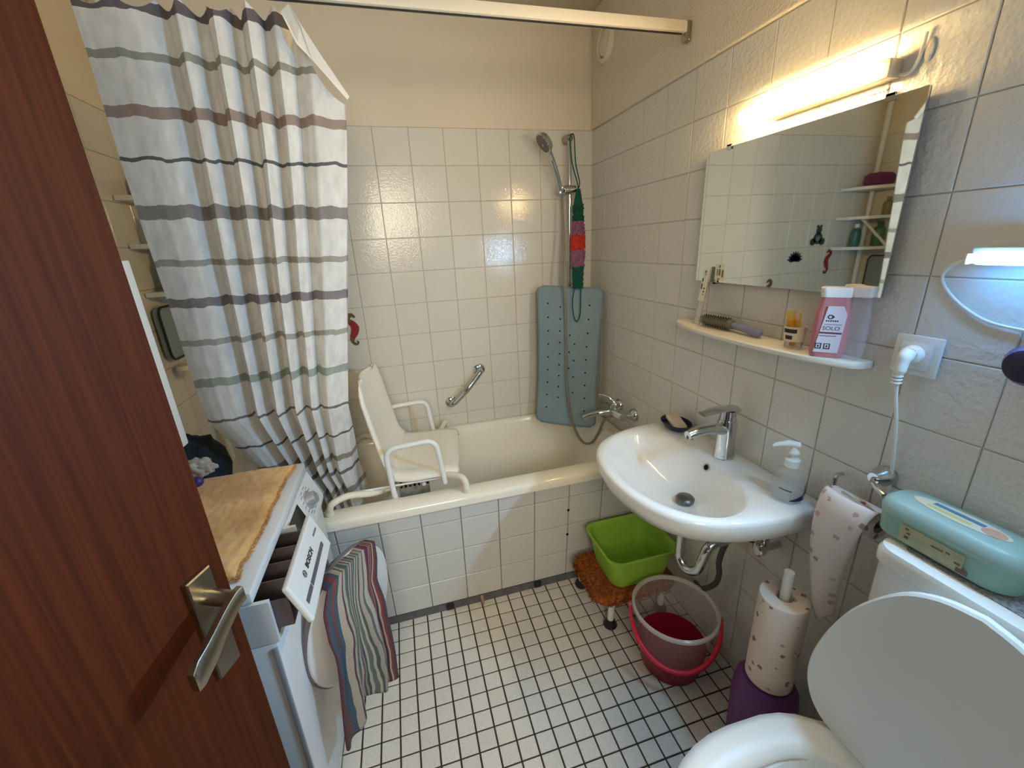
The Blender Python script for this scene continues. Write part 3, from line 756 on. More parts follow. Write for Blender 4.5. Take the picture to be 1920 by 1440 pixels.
for a, b, c, d in ((.4, .78, .15, .16), (.22, .3, .10, .4), (.42, .3, .16, .4), (.72, .2, .18, .45), (.36, .03, .16, .1)):
    g.box(-.0269, -.0265, -.944-.041*(a+c), -.944-.041*a, 1.361+.049*b, 1.361+.049*(b+d))
obj('printed_marks', g, mat('grey_ink', (120, 112, 96), .7), lab, smooth=0, stuff=True)
# small glass with yellow picks
JR = thing('toothpick_glass', 'small clear glass with a printed white wrapper on the wall shelf', 'glass', (-.048, -1.272, SZ))
m_glass = mat('clear_glass', (250, 250, 250), .02, trans=1.0, ior=1.45)
obj('glass_cup', G().lathe([(.019, 0), (.020, .002), (.021, .045), (.0185, .045), (.0175, .004)], (-.048, -1.272, SZ), seg=24), m_glass, JR)
obj('wrapper', G().lathe([(.0222, .018), (.0245, .055), (.0235, .055), (.0216, .018)], (-.048, -1.272, SZ), seg=18, cap=False), m_paper, JR)
g = G()
for a0, a1, z0, z1 in ((150, 235, .040, .050), (170, 215, .024, .034)):
    A = [[Vector((-.048+r*math.cos(math.radians(a)), -1.272+r*math.sin(math.radians(a)), SZ+z)) for a in range(a0, a1+1, 8)] for z, r in ((z0, .0238), (z1, .0248))]
    g.grid(A)
obj('printed_band', g, m_ink, JR, smooth=0, stuff=True)
for k in range(5):
    dx, dy = random.uniform(-.008, .008), random.uniform(-.012, .012)
    t = thing('interdental_brush', 'yellow interdental brush standing in the small glass', 'brush', (-.048+dx*.3, -1.272+dy*.3, SZ+.006), 'yellow brushes in the glass')
    p0 = Vector((-.048+dx*.5, -1.272+dy*.5, SZ+.006)); p1 = Vector((-.048+dx*1.6, -1.268+dy*1.5, SZ+.070)); p2 = p1+(p1-p0).normalized()*.022
    obj('handle', G().tube([p0, p0.lerp(p1, .5), p1], [.003, .0042, .0036], 8), mat('yellow_plastic', (226, 168, 40), .4), t)
    obj('tip', G().tube([p1, p2], [.0036, .002], 8), mat('pale_yellow_plastic', (232, 190, 90), .4), t)
# pink bottle
def flatbottle(name, c, label, mt, capm, rx, ry, h, rot):
    t = thing(name, label, 'bottle', c)
    M = Matrix.Translation(c) @ Matrix.Rotation(rot, 4, 'Z')
    R = []
    for z, a, b in ((0, .86, .86), (.004, .95, .95), (.02, 1, 1), (h*.4, 1.0, .98), (h*.62, .97, .9), (h*.80, .85, .8), (h*.86, .80, .78)):
        R.append([M @ p for p in rrect(0, 0, rx*a, ry*b, min(rx, ry)*.75*b, z, 6)])
    obj('bottle_body', G().loft(R), mt, t)
    R = [[M @ p for p in rrect(0, 0, rx*a, ry*b, min(rx, ry)*.75*b, z, 6)] for z, a, b in ((h*.862, .80, .78), (h*.866, .86, .84), (h*.985, .92, .92), (h, .88, .86))]
    obj('cap', G().loft(R), capm, t)
    return t, M
m_pink = mat('pink_translucent', (226, 150, 156), .18, trans=.35, ior=1.35)
bc = Vector((-.052, -1.362, SZ))
pb, Mb = flatbottle('shower_gel_bottle', bc, 'pink shower gel bottle with a pale printed front label on the wall shelf', m_pink, mat('cap_white', (238, 230, 226), .3), .034, .019, .158, math.radians(-50))
fr = lambda x, z, e=0: Mb @ Vector((x, -.0192-e, z))
g = G(); g.prism([fr(-.026, .012), fr(.020, .012), fr(.024, .10), fr(.016, .118), fr(-.012, .118)], Mb.to_3x3() @ Vector((0, -.0006, 0))); lab = obj('front_label', g, mat('pale_label', (214, 200, 206), .4), pb, smooth=0)
tx = lambda n_, s_, x, z, sz, mt, b=0: text(n_, s_, mt, lab, fr(x, z, .0008), Mb.to_3x3() @ Vector((1, 0, 0)), (0, 0, 1), sz, bold=b)
m_plum = mat('plum_ink', (110, 60, 76), .6)
tx('printed_word', 'SOLO', 0, .068, .0125, mat('soft_grey_ink', (96, 82, 92), .6))
g = G()
for x0, x1, z0, z1 in ((-.020, .021, .0555, .0595), (-.020, .012, .050, .0515), (-.014, .018, .0765, .0775)): g.prism([fr(x0, z0, .0007), fr(x1, z0, .0007), fr(x1, z1, .0007), fr(x0, z1, .0007)], Mb.to_3x3() @ Vector((0, -.0003, 0)))
obj('printed_lines', g, m_plum, lab, smooth=0, stuff=True)
g = G(); c0 = fr(-.005, .094, .0006); ax = (Mb.to_3x3() @ Vector((0, -1, 0)))
g.lathe([(.0030, 0), (.0052, 0), (.0052, .0004), (.0030, .0004)], c0, ax, 16, cap=False); g.prism([fr(-.001, .098, .0007), fr(.003, .094, .0007), fr(-.001, .090, .0007)], ax*.0003)
for k in range(6): g.prism([fr(-.012+.004*k, .0835, .0007), fr(-.0095+.004*k, .0835, .0007), fr(-.0095+.004*k, .0868-(k % 2)*.0008, .0007), fr(-.012+.004*k, .0868, .0007)], ax*.0003)
obj('printed_emblem', g, m_ink, lab, smooth=0, stuff=True)
g = G()
for k, x0 in ((0, -.024), (1, -.008)):
    for (a, b, c, d) in ((0, 0, .012, .0022), (0, .0022, .002, .0095), (.010, .0022, .0020, .0095), (0, .0117, .012, .0016), (.0045, .004, .003, .005)):
        g.prism([fr(x0+a, .020+b, .0007), fr(x0+a+c, .020+b, .0007), fr(x0+a+c, .020+b+d, .0007), fr(x0+a, .020+b+d, .0007)], ax*.0003)
obj('printed_icons', g, m_ink, lab, smooth=0, stuff=True)
flatbottle('lotion_bottle', Vector((-.030, -1.402, SZ)), 'clear bottle with a wide white cap behind the pink bottle', mat('clear_bottle_plastic', (226, 222, 232), .08, alpha=.22), mat('cap_white', (238, 230, 226), .3), .022, .014, .160, math.radians(-70))

# ------------------------------------------------------------------ washbasin
WB = thing('washbasin', 'white ceramic washbasin mounted on the right wall', 'washbasin', (-.2, -1.105, .70))
SY = -1.105; SZR = .82
half = [(-.004, 0), (-.004, .10), (-.004, .20), (-.004, .27), (-.004, .298), (-.055, .307), (-.13, .309), (-.20, .303), (-.27, .288), (-.335, .262), (-.385, .225), (-.42, .175), (-.443, .115), (-.455, .055), (-.459, 0)]
def sinkring(sc, zz, dx=0.0, back=-.004, ysc=None):
    L_ = cr([(x, y, 0) for x, y in half], 3)
    pts = [Vector((x, SY+y, 0)) for x, y, _ in L_]+[Vector((x, SY-y, 0)) for x, y, _ in L_[-2:0:-1]]
    out = []
    for p in pts:
        x = -.004+(p.x+.004)*sc+dx; y = SY+(p.y-SY)*(ysc or sc)
        out.append(Vector((min(x, back), y, zz)))
    return out
NP = len(sinkring(1, 0))
def bowlring(cx, hx, hy, zz, p=2.3, sq=0.0):
    """closed D-like ring with the same point count, matched by angle to the outer ring"""
    out = []
    for q in sinkring(1, 0):
        a = math.atan2((q.y-SY)/.31, (q.x+.235)/.225)
        c, s = math.cos(a), math.sin(a)
        x = cx+hx*math.copysign(abs(c)**(2/p), c); y = SY+hy*math.copysign(abs(s)**(2/p), s)
        y = SY+(y-SY)*(1-sq*max(0, -c)*.35)
        out.append(Vector((x, y, zz)))
    return out
g = G()
rings = [sinkring(.40, .665, -.02), sinkring(.62, .69, -.01), sinkring(.84, .725), sinkring(.965, .755), sinkring(.995, .785), sinkring(1.0, .805), sinkring(.995, .815), sinkring(.975, SZR, 0),
         bowlring(-.262, .165, .262, SZR-.001, 2.2, .35), bowlring(-.262, .155, .250, SZR-.008, 2.2, .35), bowlring(-.258, .138, .222, .785, 2.1, .35), bowlring(-.245, .115, .175, .745, 2.0, .3), bowlring(-.222, .082, .112, .708, 2.0, .2), bowlring(-.205, .045, .055, .690, 2, 0), bowlring(-.20, .022, .025, .687, 2, 0)]
g.loft(rings)
obj('basin_body', g, m_ceramic, WB, smooth=60)
g = G(); g.lathe([(.020, 0), (.028, .001), (.029, .010), (.024, .016), (.010, .019), (.001, .0195)], (-.20, -1.12, .694), seg=24); obj('drain_plug', g, mat('dull_chrome', (120, 120, 118), .35, metal=1), WB)
g = G(); g.lathe([(.0125, 0), (.0125, .004), (.009, .004), (.008, .001)], (-.1175, -1.107, .791), (-.9, 0, .43), 18); ov = obj('overflow_ring', g, m_chrome, WB)
g = G(); g.lathe([(.0088, .0005), (.0088, .0022)], (-.1175, -1.107, .791), (-.9, 0, .43), 16); obj('overflow_hole', g, m_black, ov)
# tap
TP = thing('basin_tap', 'chrome single lever tap on the washbasin', 'tap', (-.058, -1.105, SZR))
tc = Vector((-.058, -1.105, SZR)); TS = 1.16
g = G(); g.loft([[tc+Vector((r*math.cos(a), r*math.sin(a), z))*TS for a in [2*math.pi*k/20 for k in range(20)]] for r, z in ((.027, 0), (.027, .004), (.0245, .01), (.024, .06), (.0245, .10), (.023, .112))])
obj('tap_body', g, m_chrome, TP)
g = G(); S = []
for k in range(9):
    t = k/8; x = -.005-.118*t; z = .082+.016*math.sin(t*2.0)-.012*t*t; hw = .020-.006*t; hh = .017-.006*t
    S.append([tc+Vector((x, hw*math.cos(a), z+hh*math.sin(a)))*TS for a in [2*math.pi*q/14 for q in range(14)]])
g.loft(S); sp = obj('spout', g, m_chrome, TP)
obj('aerator', G().lathe([(.011, 0), (.011, -.009)], tc+Vector((-.115, 0, .082))*TS, (.1, 0, 1), 14), m_greyp, sp)
g = G(); S = []
for k in range(9):
    t = k/8; x = .020-.105*t; z = .140+.006*math.sin(t*3)-.002*t; hw = .0215-.007*t; hh = .0085-.0045*t
    S.append([tc+Vector((x, hw*math.cos(a), z+hh*math.sin(a)))*TS for a in [2*math.pi*q/14 for q in range(14)]])
g.loft(S); lv = obj('lever', g, m_chrome, TP)
obj('lever_neck', G().lathe([(.0245, .127), (.0238, .141), (.022, .160)], tc, seg=18), m_chrome, TP)
obj('pull_rod', G().tube([tc+Vector((.03, -.012, 0)), tc+Vector((.03, -.012, .03))], .003, 8), m_chrome, TP)
# soap dish
SD = thing('soap_dish', 'dark blue oval soap dish on the washbasin corner', 'soap dish', (-.065, -.858, SZR))
dc = Vector((-.066, -.872, SZR+.0005))
obj('dish', G().lathe([(.034, 0), (.045, .008), (.057, .024), (.058, .027), (.0545, .027), (.042, .010), (.001, .0055)], dc, seg=28, ell=(.85, 1.15)), mat('navy_plastic', (26, 30, 66), .25), SD)
g = G(); Ms = Matrix.Translation(dc+Vector((0, 0, .0265))) @ Matrix.Rotation(.25, 4, 'X') @ Matrix.Rotation(-.15, 4, 'Z')
g.loft([[Ms @ p for p in rrect(0, 0, (.025*k), .044*k, .012*k, z)] for z, k in ((-.009, .85), (-.004, 1), (.004, 1), (.009, .82))])
tag(obj('soap_bar', g, mat('soap', (228, 206, 184), .45)), 'pale pink soap bar lying in the blue dish', 'soap')
# soap dispenser
DP = thing('soap_dispenser', 'clear pump soap bottle with a dark blue label on the washbasin', 'soap dispenser', (-.066, -1.343, SZR))
dc = Vector((-.066, -1.343, SZR+.0005))
obj('bottle_glass', G().lathe([(.030, 0), (.036, .003), (.0385, .012), (.0385, .050), (.036, .066), (.028, .082), (.015, .090), (.014, .096)], dc, seg=28), mat('clear_pet', (226, 232, 232), .05, alpha=.16), DP)
obj('liquid_soap', G().lathe([(.029, .003), (.036, .008), (.0365, .040), (.001, .0405)], dc, seg=24), mat('clear_gel', (214, 220, 214), .1, alpha=.28), DP)
def wrap(c, r, a0, a1, zf0, zf1, n=12):
    return [[Vector((c.x+r*math.cos(math.radians(a0+(a1-a0)*k/n)), c.y+r*math.sin(math.radians(a0+(a1-a0)*k/n)), c.z+zf(k/n))) for k in range(n+1)] for zf in (zf0, zf1)]
lab = obj('label_swoosh', G().grid(wrap(dc, .0391, 232, 330, lambda t: .010+.003*t, lambda t: .013+.030*t)), mat('navy_label', (40, 38, 78), .4), DP, smooth=60)
obj('label_mark', G().grid(wrap(dc, .0395, 282, 296, lambda t: .017, lambda t: .027, 3)), mat('label_pale', (180, 184, 196), .5), lab, smooth=0)
obj('print_line', G().grid(wrap(dc, .0390, 190, 235, lambda t: .041-.004*t, lambda t: .0445-.004*t)), mat('grey_print', (86, 92, 100), .5), DP, smooth=0)
obj('collar', G().lathe([(.0175, .094), (.0175, .114), (.012, .118)], dc, seg=20), m_white, DP)
obj('pump_stem', G().lathe([(.006, .118), (.006, .138)], dc, seg=12), m_white, DP)
g = G(); g.lathe([(.012, .130), (.013, .134), (.007, .145), (.006, .150)], dc, seg=16)
g.tube([dc+Vector((.008, -.006, .155)), dc+Vector((-.010, .010, .157)), dc+Vector((-.032, .026, .150)), dc+Vector((-.038, .030, .145))], [.009, .009, .006, .004], 12); obj('pump_head', g, m_white, DP)
# waste trap and valves under the basin
TRP = thing('waste_trap', 'chrome waste trap and hoses under the washbasin', 'trap', (-.15, -1.15, .40))
obj('tailpiece', G().tube([(-.20, -1.12, .675), (-.20, -1.12, .50)], .016, 14), m_chrome, TRP)
g = G(); g.lathe([(.024, 0), (.024, .025), (.020, .03)], (-.20, -1.12, .60), seg=18); g.lathe([(.022, 0), (.022, .02)], (-.20, -1.12, .655), seg=18); obj('coupling_nut', g, m_chrome, TRP)
obj('bend_pipe', G().tube(cr([(-.20, -1.12, .52), (-.20, -1.125, .475), (-.195, -1.155, .452), (-.185, -1.19, .475), (-.175, -1.20, .53), (-.16, -1.205, .575), (-.10, -1.205, .585), (-.006, -1.20, .585)], 6), .0155, 14), m_chrome, TRP)
obj('wall_rosette', G().lathe([(.036, 0), (.034, .006), (.02, .012)], (-.004, -1.20, .585), (-1, 0, 0), 22), m_chrome, TRP)
for y, z in ((-1.30, .615), (-1.17, .60)):
    obj('angle_valve', G().tube(bend([(-.005, y, z), (-.055, y, z), (-.06, y, z+.05)], .01, 3), .011, 12), m_chrome, TRP)
    obj('valve_knob', G().lathe([(.016, 0), (.019, .006), (.019, .022), (.014, .026)], (-.060, y, z), (-1, 0, 0), 14), m_chrome, TRP)
for y, z, y2 in ((-1.30, .665, -1.11), (-1.17, .65, -1.10)):
    obj('supply_hose', G().tube(cr([(-.06, y, z), (-.075, y+.02, z+.03), (-.10, (y+y2)/2, .672), (-.07, y2, .72)], 6), .006, 8), m_chrome, TRP)
obj('drain_hose', G().tube(cr([(-.06, -1.17, .545), (-.055, -1.15, .48), (-.05, -1.138, .42), (-.05, -1.146, .38), (-.05, -1.133, .324), (-.05, -1.078, .25), (-.03, -1.02, .22)], 8), .0095, 12), mat('dark_hose', (78, 74, 68), .5), TRP)

# ------------------------------------------------------------------ socket, plug, LED lamp
SO = thing('wall_socket', 'white square wall socket below the blue lamp', 'socket', (-.008, -1.512, 1.208))
obj('frame', G().box(-.013, -.004, -1.552, -1.472, 1.207, 1.287, bev=.003), m_white, SO)
obj('insert', G().box(-.016, -.0132, -1.540, -1.484, 1.219, 1.275, bev=.002), m_white, SO)
PL = thing('power_plug', 'white power plug with a cord in the wall socket', 'plug', (-.03, -1.512, 1.22))
obj('plug_disc', G().lathe([(.019, 0), (.019, .010), (.015, .014)], (-.0165, -1.512, 1.250), (-1, 0, 0), 22), m_white, PL)
obj('plug_body', G().tube(cr([(-.030, -1.512, 1.258), (-.038, -1.511, 1.245), (-.040, -1.509, 1.222), (-.038, -1.507, 1.205)], 4), [.013]*5+[.011]*5+[.008]*3, 12), m_white, PL)
g = G()
for k in range(4): g.lathe([(.0075, 0), (.0095, .001), (.0095, .003), (.0075, .004)], (-.0385, -1.5075, 1.190+.007*k), (0, 0.05, 1), 12)
obj('strain_relief', g, m_white, PL)
obj('cord', G().tube(cr([(-.038, -1.507, 1.20), (-.032, -1.510, 1.16), (-.022, -1.517, 1.10), (-.016, -1.524, 1.03), (-.014, -1.530, .97), (-.012, -1.53, .94)], 6), .0036, 8), m_white, PL)
LD = thing('led_lamp', 'bluish white LED strip lamp on the wall beside the mirror', 'lamp', (-.02, -1.66, 1.42))
obj('led_housing', G().box(-.0365, -.004, -1.80, -1.566, 1.428, 1.455, bev=.002), mat('led_housing_grey', (206, 212, 222), .4), LD)
m_ledF = emit('led_front', (.37, .67, 1.0, 1), LED_FRONT); m_ledE = emit('led_edge', (.10, .42, 1.0, 1), LED_EDGE)
ec = (-.0400, -1.571, 1.4365)
obj('led_tube', arc_tube(ec, .234, .0095, -12, 16), m_ledF, LD)
obj('led_edge', arc_tube(ec, .234, .0095, 16, 120), m_ledE, LD); obj('led_edge', arc_tube(ec, .234, .0095, -100, -12), m_ledE, LD)
obj('led_end_cap', G().box(-.0520, -.0368, -1.5705, -1.5665, 1.428, 1.4455, bev=.001), m_white, LD)
obj('led_cable', G().tube(cr([(-.036, -1.567, 1.436), (-.018, -1.535, 1.424), (-.008, -1.519, 1.403), (-.008, -1.530, 1.380), (-.008, -1.56, 1.352), (-.008, -1.60, 1.330), (-.008, -1.65, 1.322), (-.008, -1.72, 1.318)], 6), .0026, 8), m_white, LD)
HD = thing('plastic_fitting', 'dark purple rounded plastic piece at the right picture edge', 'fitting', (-.03, -1.69, 1.24))
g = G(); g.lathe([(.004, 0), (.026, .006), (.034, .022), (.034, .05), (.026, .066), (.004, .072)], (-.006, -1.690, 1.278), (-1, 0, 0), 24); obj('shell', g, mat('dark_purple_plastic', (42, 34, 62), .3), HD)
obj('grey_band', G().lathe([(.0345, .030), (.0352, .032), (.0352, .040), (.0345, .042)], (-.006, -1.690, 1.278), (-1, 0, 0), 24, cap=False), m_satin, HD)

# ------------------------------------------------------------------ paper holder and hanging paper
m_print = None
def printed_paper(name, base, cols, sc):
    M = bpy.data.materials.new(name); M.use_nodes = True; N = M.node_tree.nodes; L = M.node_tree.links; P = N['Principled BSDF']; P.inputs['Roughness'].default_value = .9
    geo = N.new('ShaderNodeNewGeometry'); vo = N.new('ShaderNodeTexVoronoi'); vo.inputs['Scale'].default_value = sc; vo.inputs['Randomness'].default_value = .85
    L.new(geo.outputs['Position'], vo.inputs['Vector'])
    nz = N.new('ShaderNodeTexNoise'); nz.inputs['Scale'].default_value = 220; L.new(geo.outputs['Position'], nz.inputs['Vector'])
    a = N.new('ShaderNodeMath'); a.operation = 'MULTIPLY_ADD'; a.inputs[1].default_value = .35; L.new(nz.outputs['Fac'], a.inputs[0]); L.new(vo.outputs['Distance'], a.inputs[2])
    lt = N.new('ShaderNodeMath'); lt.operation = 'LESS_THAN'; lt.inputs[1].default_value = .43; L.new(a.outputs[0], lt.inputs[0])
    sx = N.new('ShaderNodeSeparateColor'); L.new(vo.outputs['Color'], sx.inputs[0])
    rp = N.new('ShaderNodeValToRGB'); rp.color_ramp.interpolation = 'CONSTANT'
    for k, c in enumerate(cols):
        e = rp.color_ramp.elements[k] if k < 2 else rp.color_ramp.elements.new(k/len(cols))
        e.position = k/len(cols); e.color = srgb(c)
    L.new(sx.outputs[0], rp.inputs['Fac'])
    mx = N.new('ShaderNodeMix'); mx.data_type = 'RGBA'; mx.inputs[6].default_value = srgb(base)
    L.new(lt.outputs[0], mx.inputs[0]); L.new(rp.outputs[0], mx.inputs[7]); L.new(mx.outputs[2], P.inputs['Base Color'])
    return M
m_shell = printed_paper('shell_print_paper', (226, 217, 212), [(202, 164, 162), (168, 138, 142), (226, 217, 212), (208, 176, 170)], 34)
m_bloom = printed_paper('blossom_print_paper', (222, 208, 196), [(186, 140, 138), (150, 104, 118), (222, 208, 196)], 40)
PH = thing('paper_holder', 'chrome paper holder on the right wall beside the toilet', 'paper holder', (-.05, -1.52, .95))
obj('wall_mount', G().lathe([(.022, 0), (.022, .014), (.018, .020), (.012, .040)], (-.004, -1.515, .972), (-1, 0, 0), 20), m_chrome, PH)
obj('rod', G().tube(bend([(-.04, -1.515, .972), (-.055, -1.52, .970), (-.066, -1.54, .966), (-.072, -1.558, .962)], .01, 3), .005, 10), m_chrome, PH)
obj('roll_wire', G().tube(cr([(-.09, -1.49, .932), (-.09, -1.52, .929), (-.09, -1.562, .925)], 3), .003, 8), m_chrome, PH)
HK = thing('wall_hook', 'small curved chrome hook beside the washbasin corner', 'hook', (-.02, -1.43, .90))
obj('hook_wire', G().tube(cr([(-.004, -1.425, .925), (-.025, -1.428, .925), (-.034, -1.432, .908), (-.040, -1.440, .893), (-.055, -1.447, .893)], 5), .005, 10), m_chrome, HK)
Lp = [(-.055, -1.445, .900), (-.085, -1.452, .925), (-.105, -1.455, .905), (-.115, -1.458, .84), (-.110, -1.462, .76), (-.100, -1.470, .68), (-.095, -1.485, .61), (-.09, -1.50, .565)]
Rp = [(-.055, -1.565, .900), (-.085, -1.568, .928), (-.105, -1.565, .912), (-.112, -1.560, .88), (-.100, -1.545, .82), (-.085, -1.530, .745), (-.075, -1.525, .67), (-.07, -1.525, .60)]
Lp = cr(Lp, 5); Rp = cr(Rp, 5)
P_ = []
for a, b in zip(Lp, Rp): P_.append([a.lerp(b, j/10)+Vector((-.010*math.sin(math.pi*j/10), 0, 0)) for j in range(11)])
PPR = thing('paper_roll', 'patterned toilet paper hanging long from the chrome holder', 'toilet paper', (-.06, -1.51, .56))
o = obj('hanging_sheet', G().grid(P_), m_shell, PPR, smooth=60); md = o.modifiers.new('t', 'SOLIDIFY'); md.thickness = .0012
g = G(); g.lathe([(.018, 0), (.034, 0), (.034, .112), (.018, .112)], (-.062, -1.449, .884), (0, -1, 0), 24, cap=False); obj('roll_core', g, m_bloom, PPR)

# ------------------------------------------------------------------ spare roll stand
RS = thing('roll_stand', 'purple stand with a white pole beside the toilet', 'roll stand', (-.135, -1.445, 0))
rc = Vector((-.135, -1.445, 0))
obj('stand_base', G().lathe([(.072, 0.0005), (.078, .01), (.084, .23), (.079, .28), (.064, .308), (.03, .315), (.012, .316)], rc, seg=32), mat('purple_plastic', (104, 54, 112), .45), RS)
obj('pole', G().tube([rc+Vector((0, 0, .312)), rc+Vector((0, 0, .680))], .0115, 14), m_white, RS)
g = G(); g.lathe([(.019, 0), (.055, 0), (.058, .003), (.058, .282), (.056, .285), (.021, .285), (.019, .281), (.019, .003)], rc+Vector((0, 0, .3165)), seg=32, cap=False)
tag(obj('paper_towel_roll', g, m_bloom), 'tall paper towel roll with blossom print standing on the purple stand', 'paper towel')

# ------------------------------------------------------------------ toilet
TO = thing('toilet', 'white toilet with raised lid and low cistern at the right', 'toilet', (-.30, -1.775, 0))
TY = -1.785
g = G(); g.loft([[Vector((p.x, p.y, z)) for p in rrect(-.076, TY+.012, hx, hy+.008, r, 0, 6)] for z, hx, hy, r in ((.50, .055, .14, .03), (.52, .068, .156, .035), (.70, .070, .158, .035), (.865, .070, .159, .035))])
tank = obj('cistern', g, m_ceramic, TO)
g = G(); g.loft([rrect(-.0785, TY+.012, hx, hy+.008, .035, z, 6) for z, hx, hy in ((.8655, .070, .159), (.870, .074, .163), (.892, .074, .163), (.902, .070, .159), (.905, .060, .150))]); obj('cistern_lid', g, m_ceramic, tank)
def egg(x0, x1, hw, z, n=36, p=2.2, yc_=TY):
    cx, hx = (x0+x1)/2, (x1-x0)/2; o_ = []
    for k in range(n):
        a = 2*math.pi*k/n; c, s = math.cos(a), math.sin(a)
        e = 2/p if c < 0 else 2/3.2
        o_.append(Vector((cx+hx*math.copysign(abs(c)**e, c), yc_+hw*math.copysign(abs(s)**(2/2.1), s), z)))
    return o_
g = G(); g.loft([egg(-.50, -.10, .11, .001), egg(-.50, -.10, .105, .06), egg(-.52, -.09, .10, .18), egg(-.60, -.09, .145, .30), egg(-.645, -.09, .185, .385), egg(-.655, -.09, .192, .420), egg(-.645, -.10, .182, .424),
                  egg(-.58, -.20, .125, .420), egg(-.56, -.22, .110, .36), egg(-.50, -.26, .07, .26), egg(-.45, -.30, .03, .22)]); obj('bowl', g, m_ceramic, TO, smooth=50)
g = G(); g.loft([egg(-.665, -.155, .205, .426), egg(-.668, -.152, .209, .432), egg(-.665, -.155, .206, .448), egg(-.645, -.17, .188, .455), egg(-.60, -.21, .145, .450), egg(-.585, -.225, .130, .440), egg(-.585, -.225, .130, .427), egg(-.665, -.155, .205, .426)], cap=False)
obj('seat_ring', g, m_white, TO, smooth=60)
LH = [(0, .908), (.056, .894), (.11, .853), (.166, .762), (.203, .645), (.214, .552), (.197, .488), (.160, .455), (.10, .450), (0, .450)]
LO = cr([(0, w_, z) for w_, z in LH], 4); LO = LO + [Vector((0, -p.y, p.z)) for p in LO[-2:0:-1]]
def lidring(x, k, dz=0):
    return [Vector((x+(p.z-.69)*k*.05, TY-.005+p.y*k, .69+(p.z-.69)*k)) for p in LO]
g = G(); g.loft([lidring(-.178, .96), lidring(-.182, 1.0), lidring(-.192, 1.0), lidring(-.196, .98), lidring(-.193, .95), lidring(-.192, .5)]); obj('lid', g, m_white, TO, smooth=40)
for y in (TY-.08, TY+.08):
    g = G(); g.lathe([(.016, -.03), (.016, .03)], (-.165, y, .442), (0, 1, 0), 14); obj('hinge', g, m_greyp, TO)
# doily and wipes box on the cistern
g = G(); g.loft([rrect(-.068, -1.755, .054, .115, .01, .9052), rrect(-.068, -1.755, .054, .115, .01, .9070)])
tag(obj('doily', g, mat('grey_lace', (168, 166, 168), .9, bump=.6, bscale=260, col2=(120, 120, 126), vscale=160)), 'grey lace doily under the mint box on the cistern', 'doily')
WP = thing('wipes_box', 'mint green translucent wipes box with an oval label on the cistern', 'box', (-.068, -1.68, .9074))
wc = Vector((-.068, -1.676, .9074))
m_mint = mat('mint_plastic', (184, 226, 212), .28, transl=.35, var=.06, vscale=14)
g = G(); g.loft([rrect(wc.x, wc.y, hx, hy, r, wc.z+z, 7) for z, hx, hy, r in ((0, .040, .098, .034), (.004, .046, .104, .038), (.05, .049, .108, .04))]); obj('box_body', g, m_mint, WP, smooth=50)
g = G(); g.loft([rrect(wc.x, wc.y, hx, hy, r, wc.z+z, 7) for z, hx, hy, r in ((.0503, .050, .109, .041), (.056, .0505, .1095, .041), (.070, .047, .106, .040), (.078, .038, .096, .032), (.081, .02, .07, .018))]); obj('box_lid', g, mat('mint_lid_plastic', (188, 222, 220), .3, transl=.3), WP, smooth=60)
g = G(); g.lathe([(.030, .0805), (.030, .0822)], wc+Vector((0, .0, 0)), seg=36, ell=(.72, 2.35), xdir=(1, 0, 0)); lab = obj('oval_label', g, mat('label_cream', (226, 226, 206), .4), WP)
g = G(); g.box(wc.x+.002, wc.x+.012, wc.y-.032, wc.y+.042, wc.z+.0823, wc.z+.0826); obj('blue_print', g, mat('blue_print', (84, 140, 190), .5), lab, smooth=0)
g = G(); g.box(wc.x-.012, wc.x-.003, wc.y-.020, wc.y+.045, wc.z+.0823, wc.z+.0826); obj('yellow_print', g, mat('yellow_print', (214, 214, 150), .5), lab, smooth=0)
g = G(); g.lathe([(.013, .0823), (.013, .0827)], wc+Vector((-.002, -.048, 0)), seg=20, ell=(1, 1.25), xdir=(1, 0, 0)); obj('pink_print', g, mat('pink_print', (216, 172, 156), .5), lab)
g = G(); g.box(wc.x-.0508, wc.x-.0490, wc.y-.045, wc.y+.052, wc.z+.008, wc.z+.044, bev=.0004); lab = obj('side_label', g, mat('tan_label', (184, 178, 150), .5, col2=(166, 172, 140), vscale=60), WP)
g = G()
for a, b, c, d in ((.044, .036, .006, .004), (.040, .028, .005, .004), (.043, .018, .007, .006), (.002, .030, .018, .003), (-.020, .032, .006, .003), (-.034, .022, .008, .004), (-.038, .010, .016, .008)):
    g.box(wc.x-.0513, wc.x-.0507, wc.y+a-c, wc.y+a, wc.z+b, wc.z+b+d)
obj('printed_marks', g, mat('brown_ink', (120, 92, 78), .6), lab, smooth=0, stuff=True)

# ------------------------------------------------------------------ stool, basin and bucket under the washbasin
ST = thing('stool', 'low stool with an orange fleecy cover and white legs', 'stool', (-.22, -.83, 0))
scx, scy = -.235, -.832
for x, y in ((-.335, -.920), (-.360, -.690), (-.10, -.915), (-.10, -.70)):
    g = G(); g.tube([(x, y, .03), (x*.97-.005, y, .155)], .013, 12); lg = obj('leg', g, m_white, ST)
    g = G(); g.lathe([(.026, .0005), (.028, .006), (.022, .020), (.015, .034)], (x, y, 0), seg=18); obj('rubber_foot', g, m_dark, lg)
g = G(); g.loft([rrect(scx, scy, hx, hy, r, z, 6) for z, hx, hy, r in ((.150, .165, .125, .05), (.158, .178, .138, .06), (.178, .180, .140, .06), (.190, .168, .128, .055))]); m_or = mat('orange_fleece', (176, 96, 34), .95, bump=.8, bscale=140, bdist=.004, col2=(120, 62, 22), vscale=90)
cov = obj('fleece_cover', g, m_or, ST)
g = G()
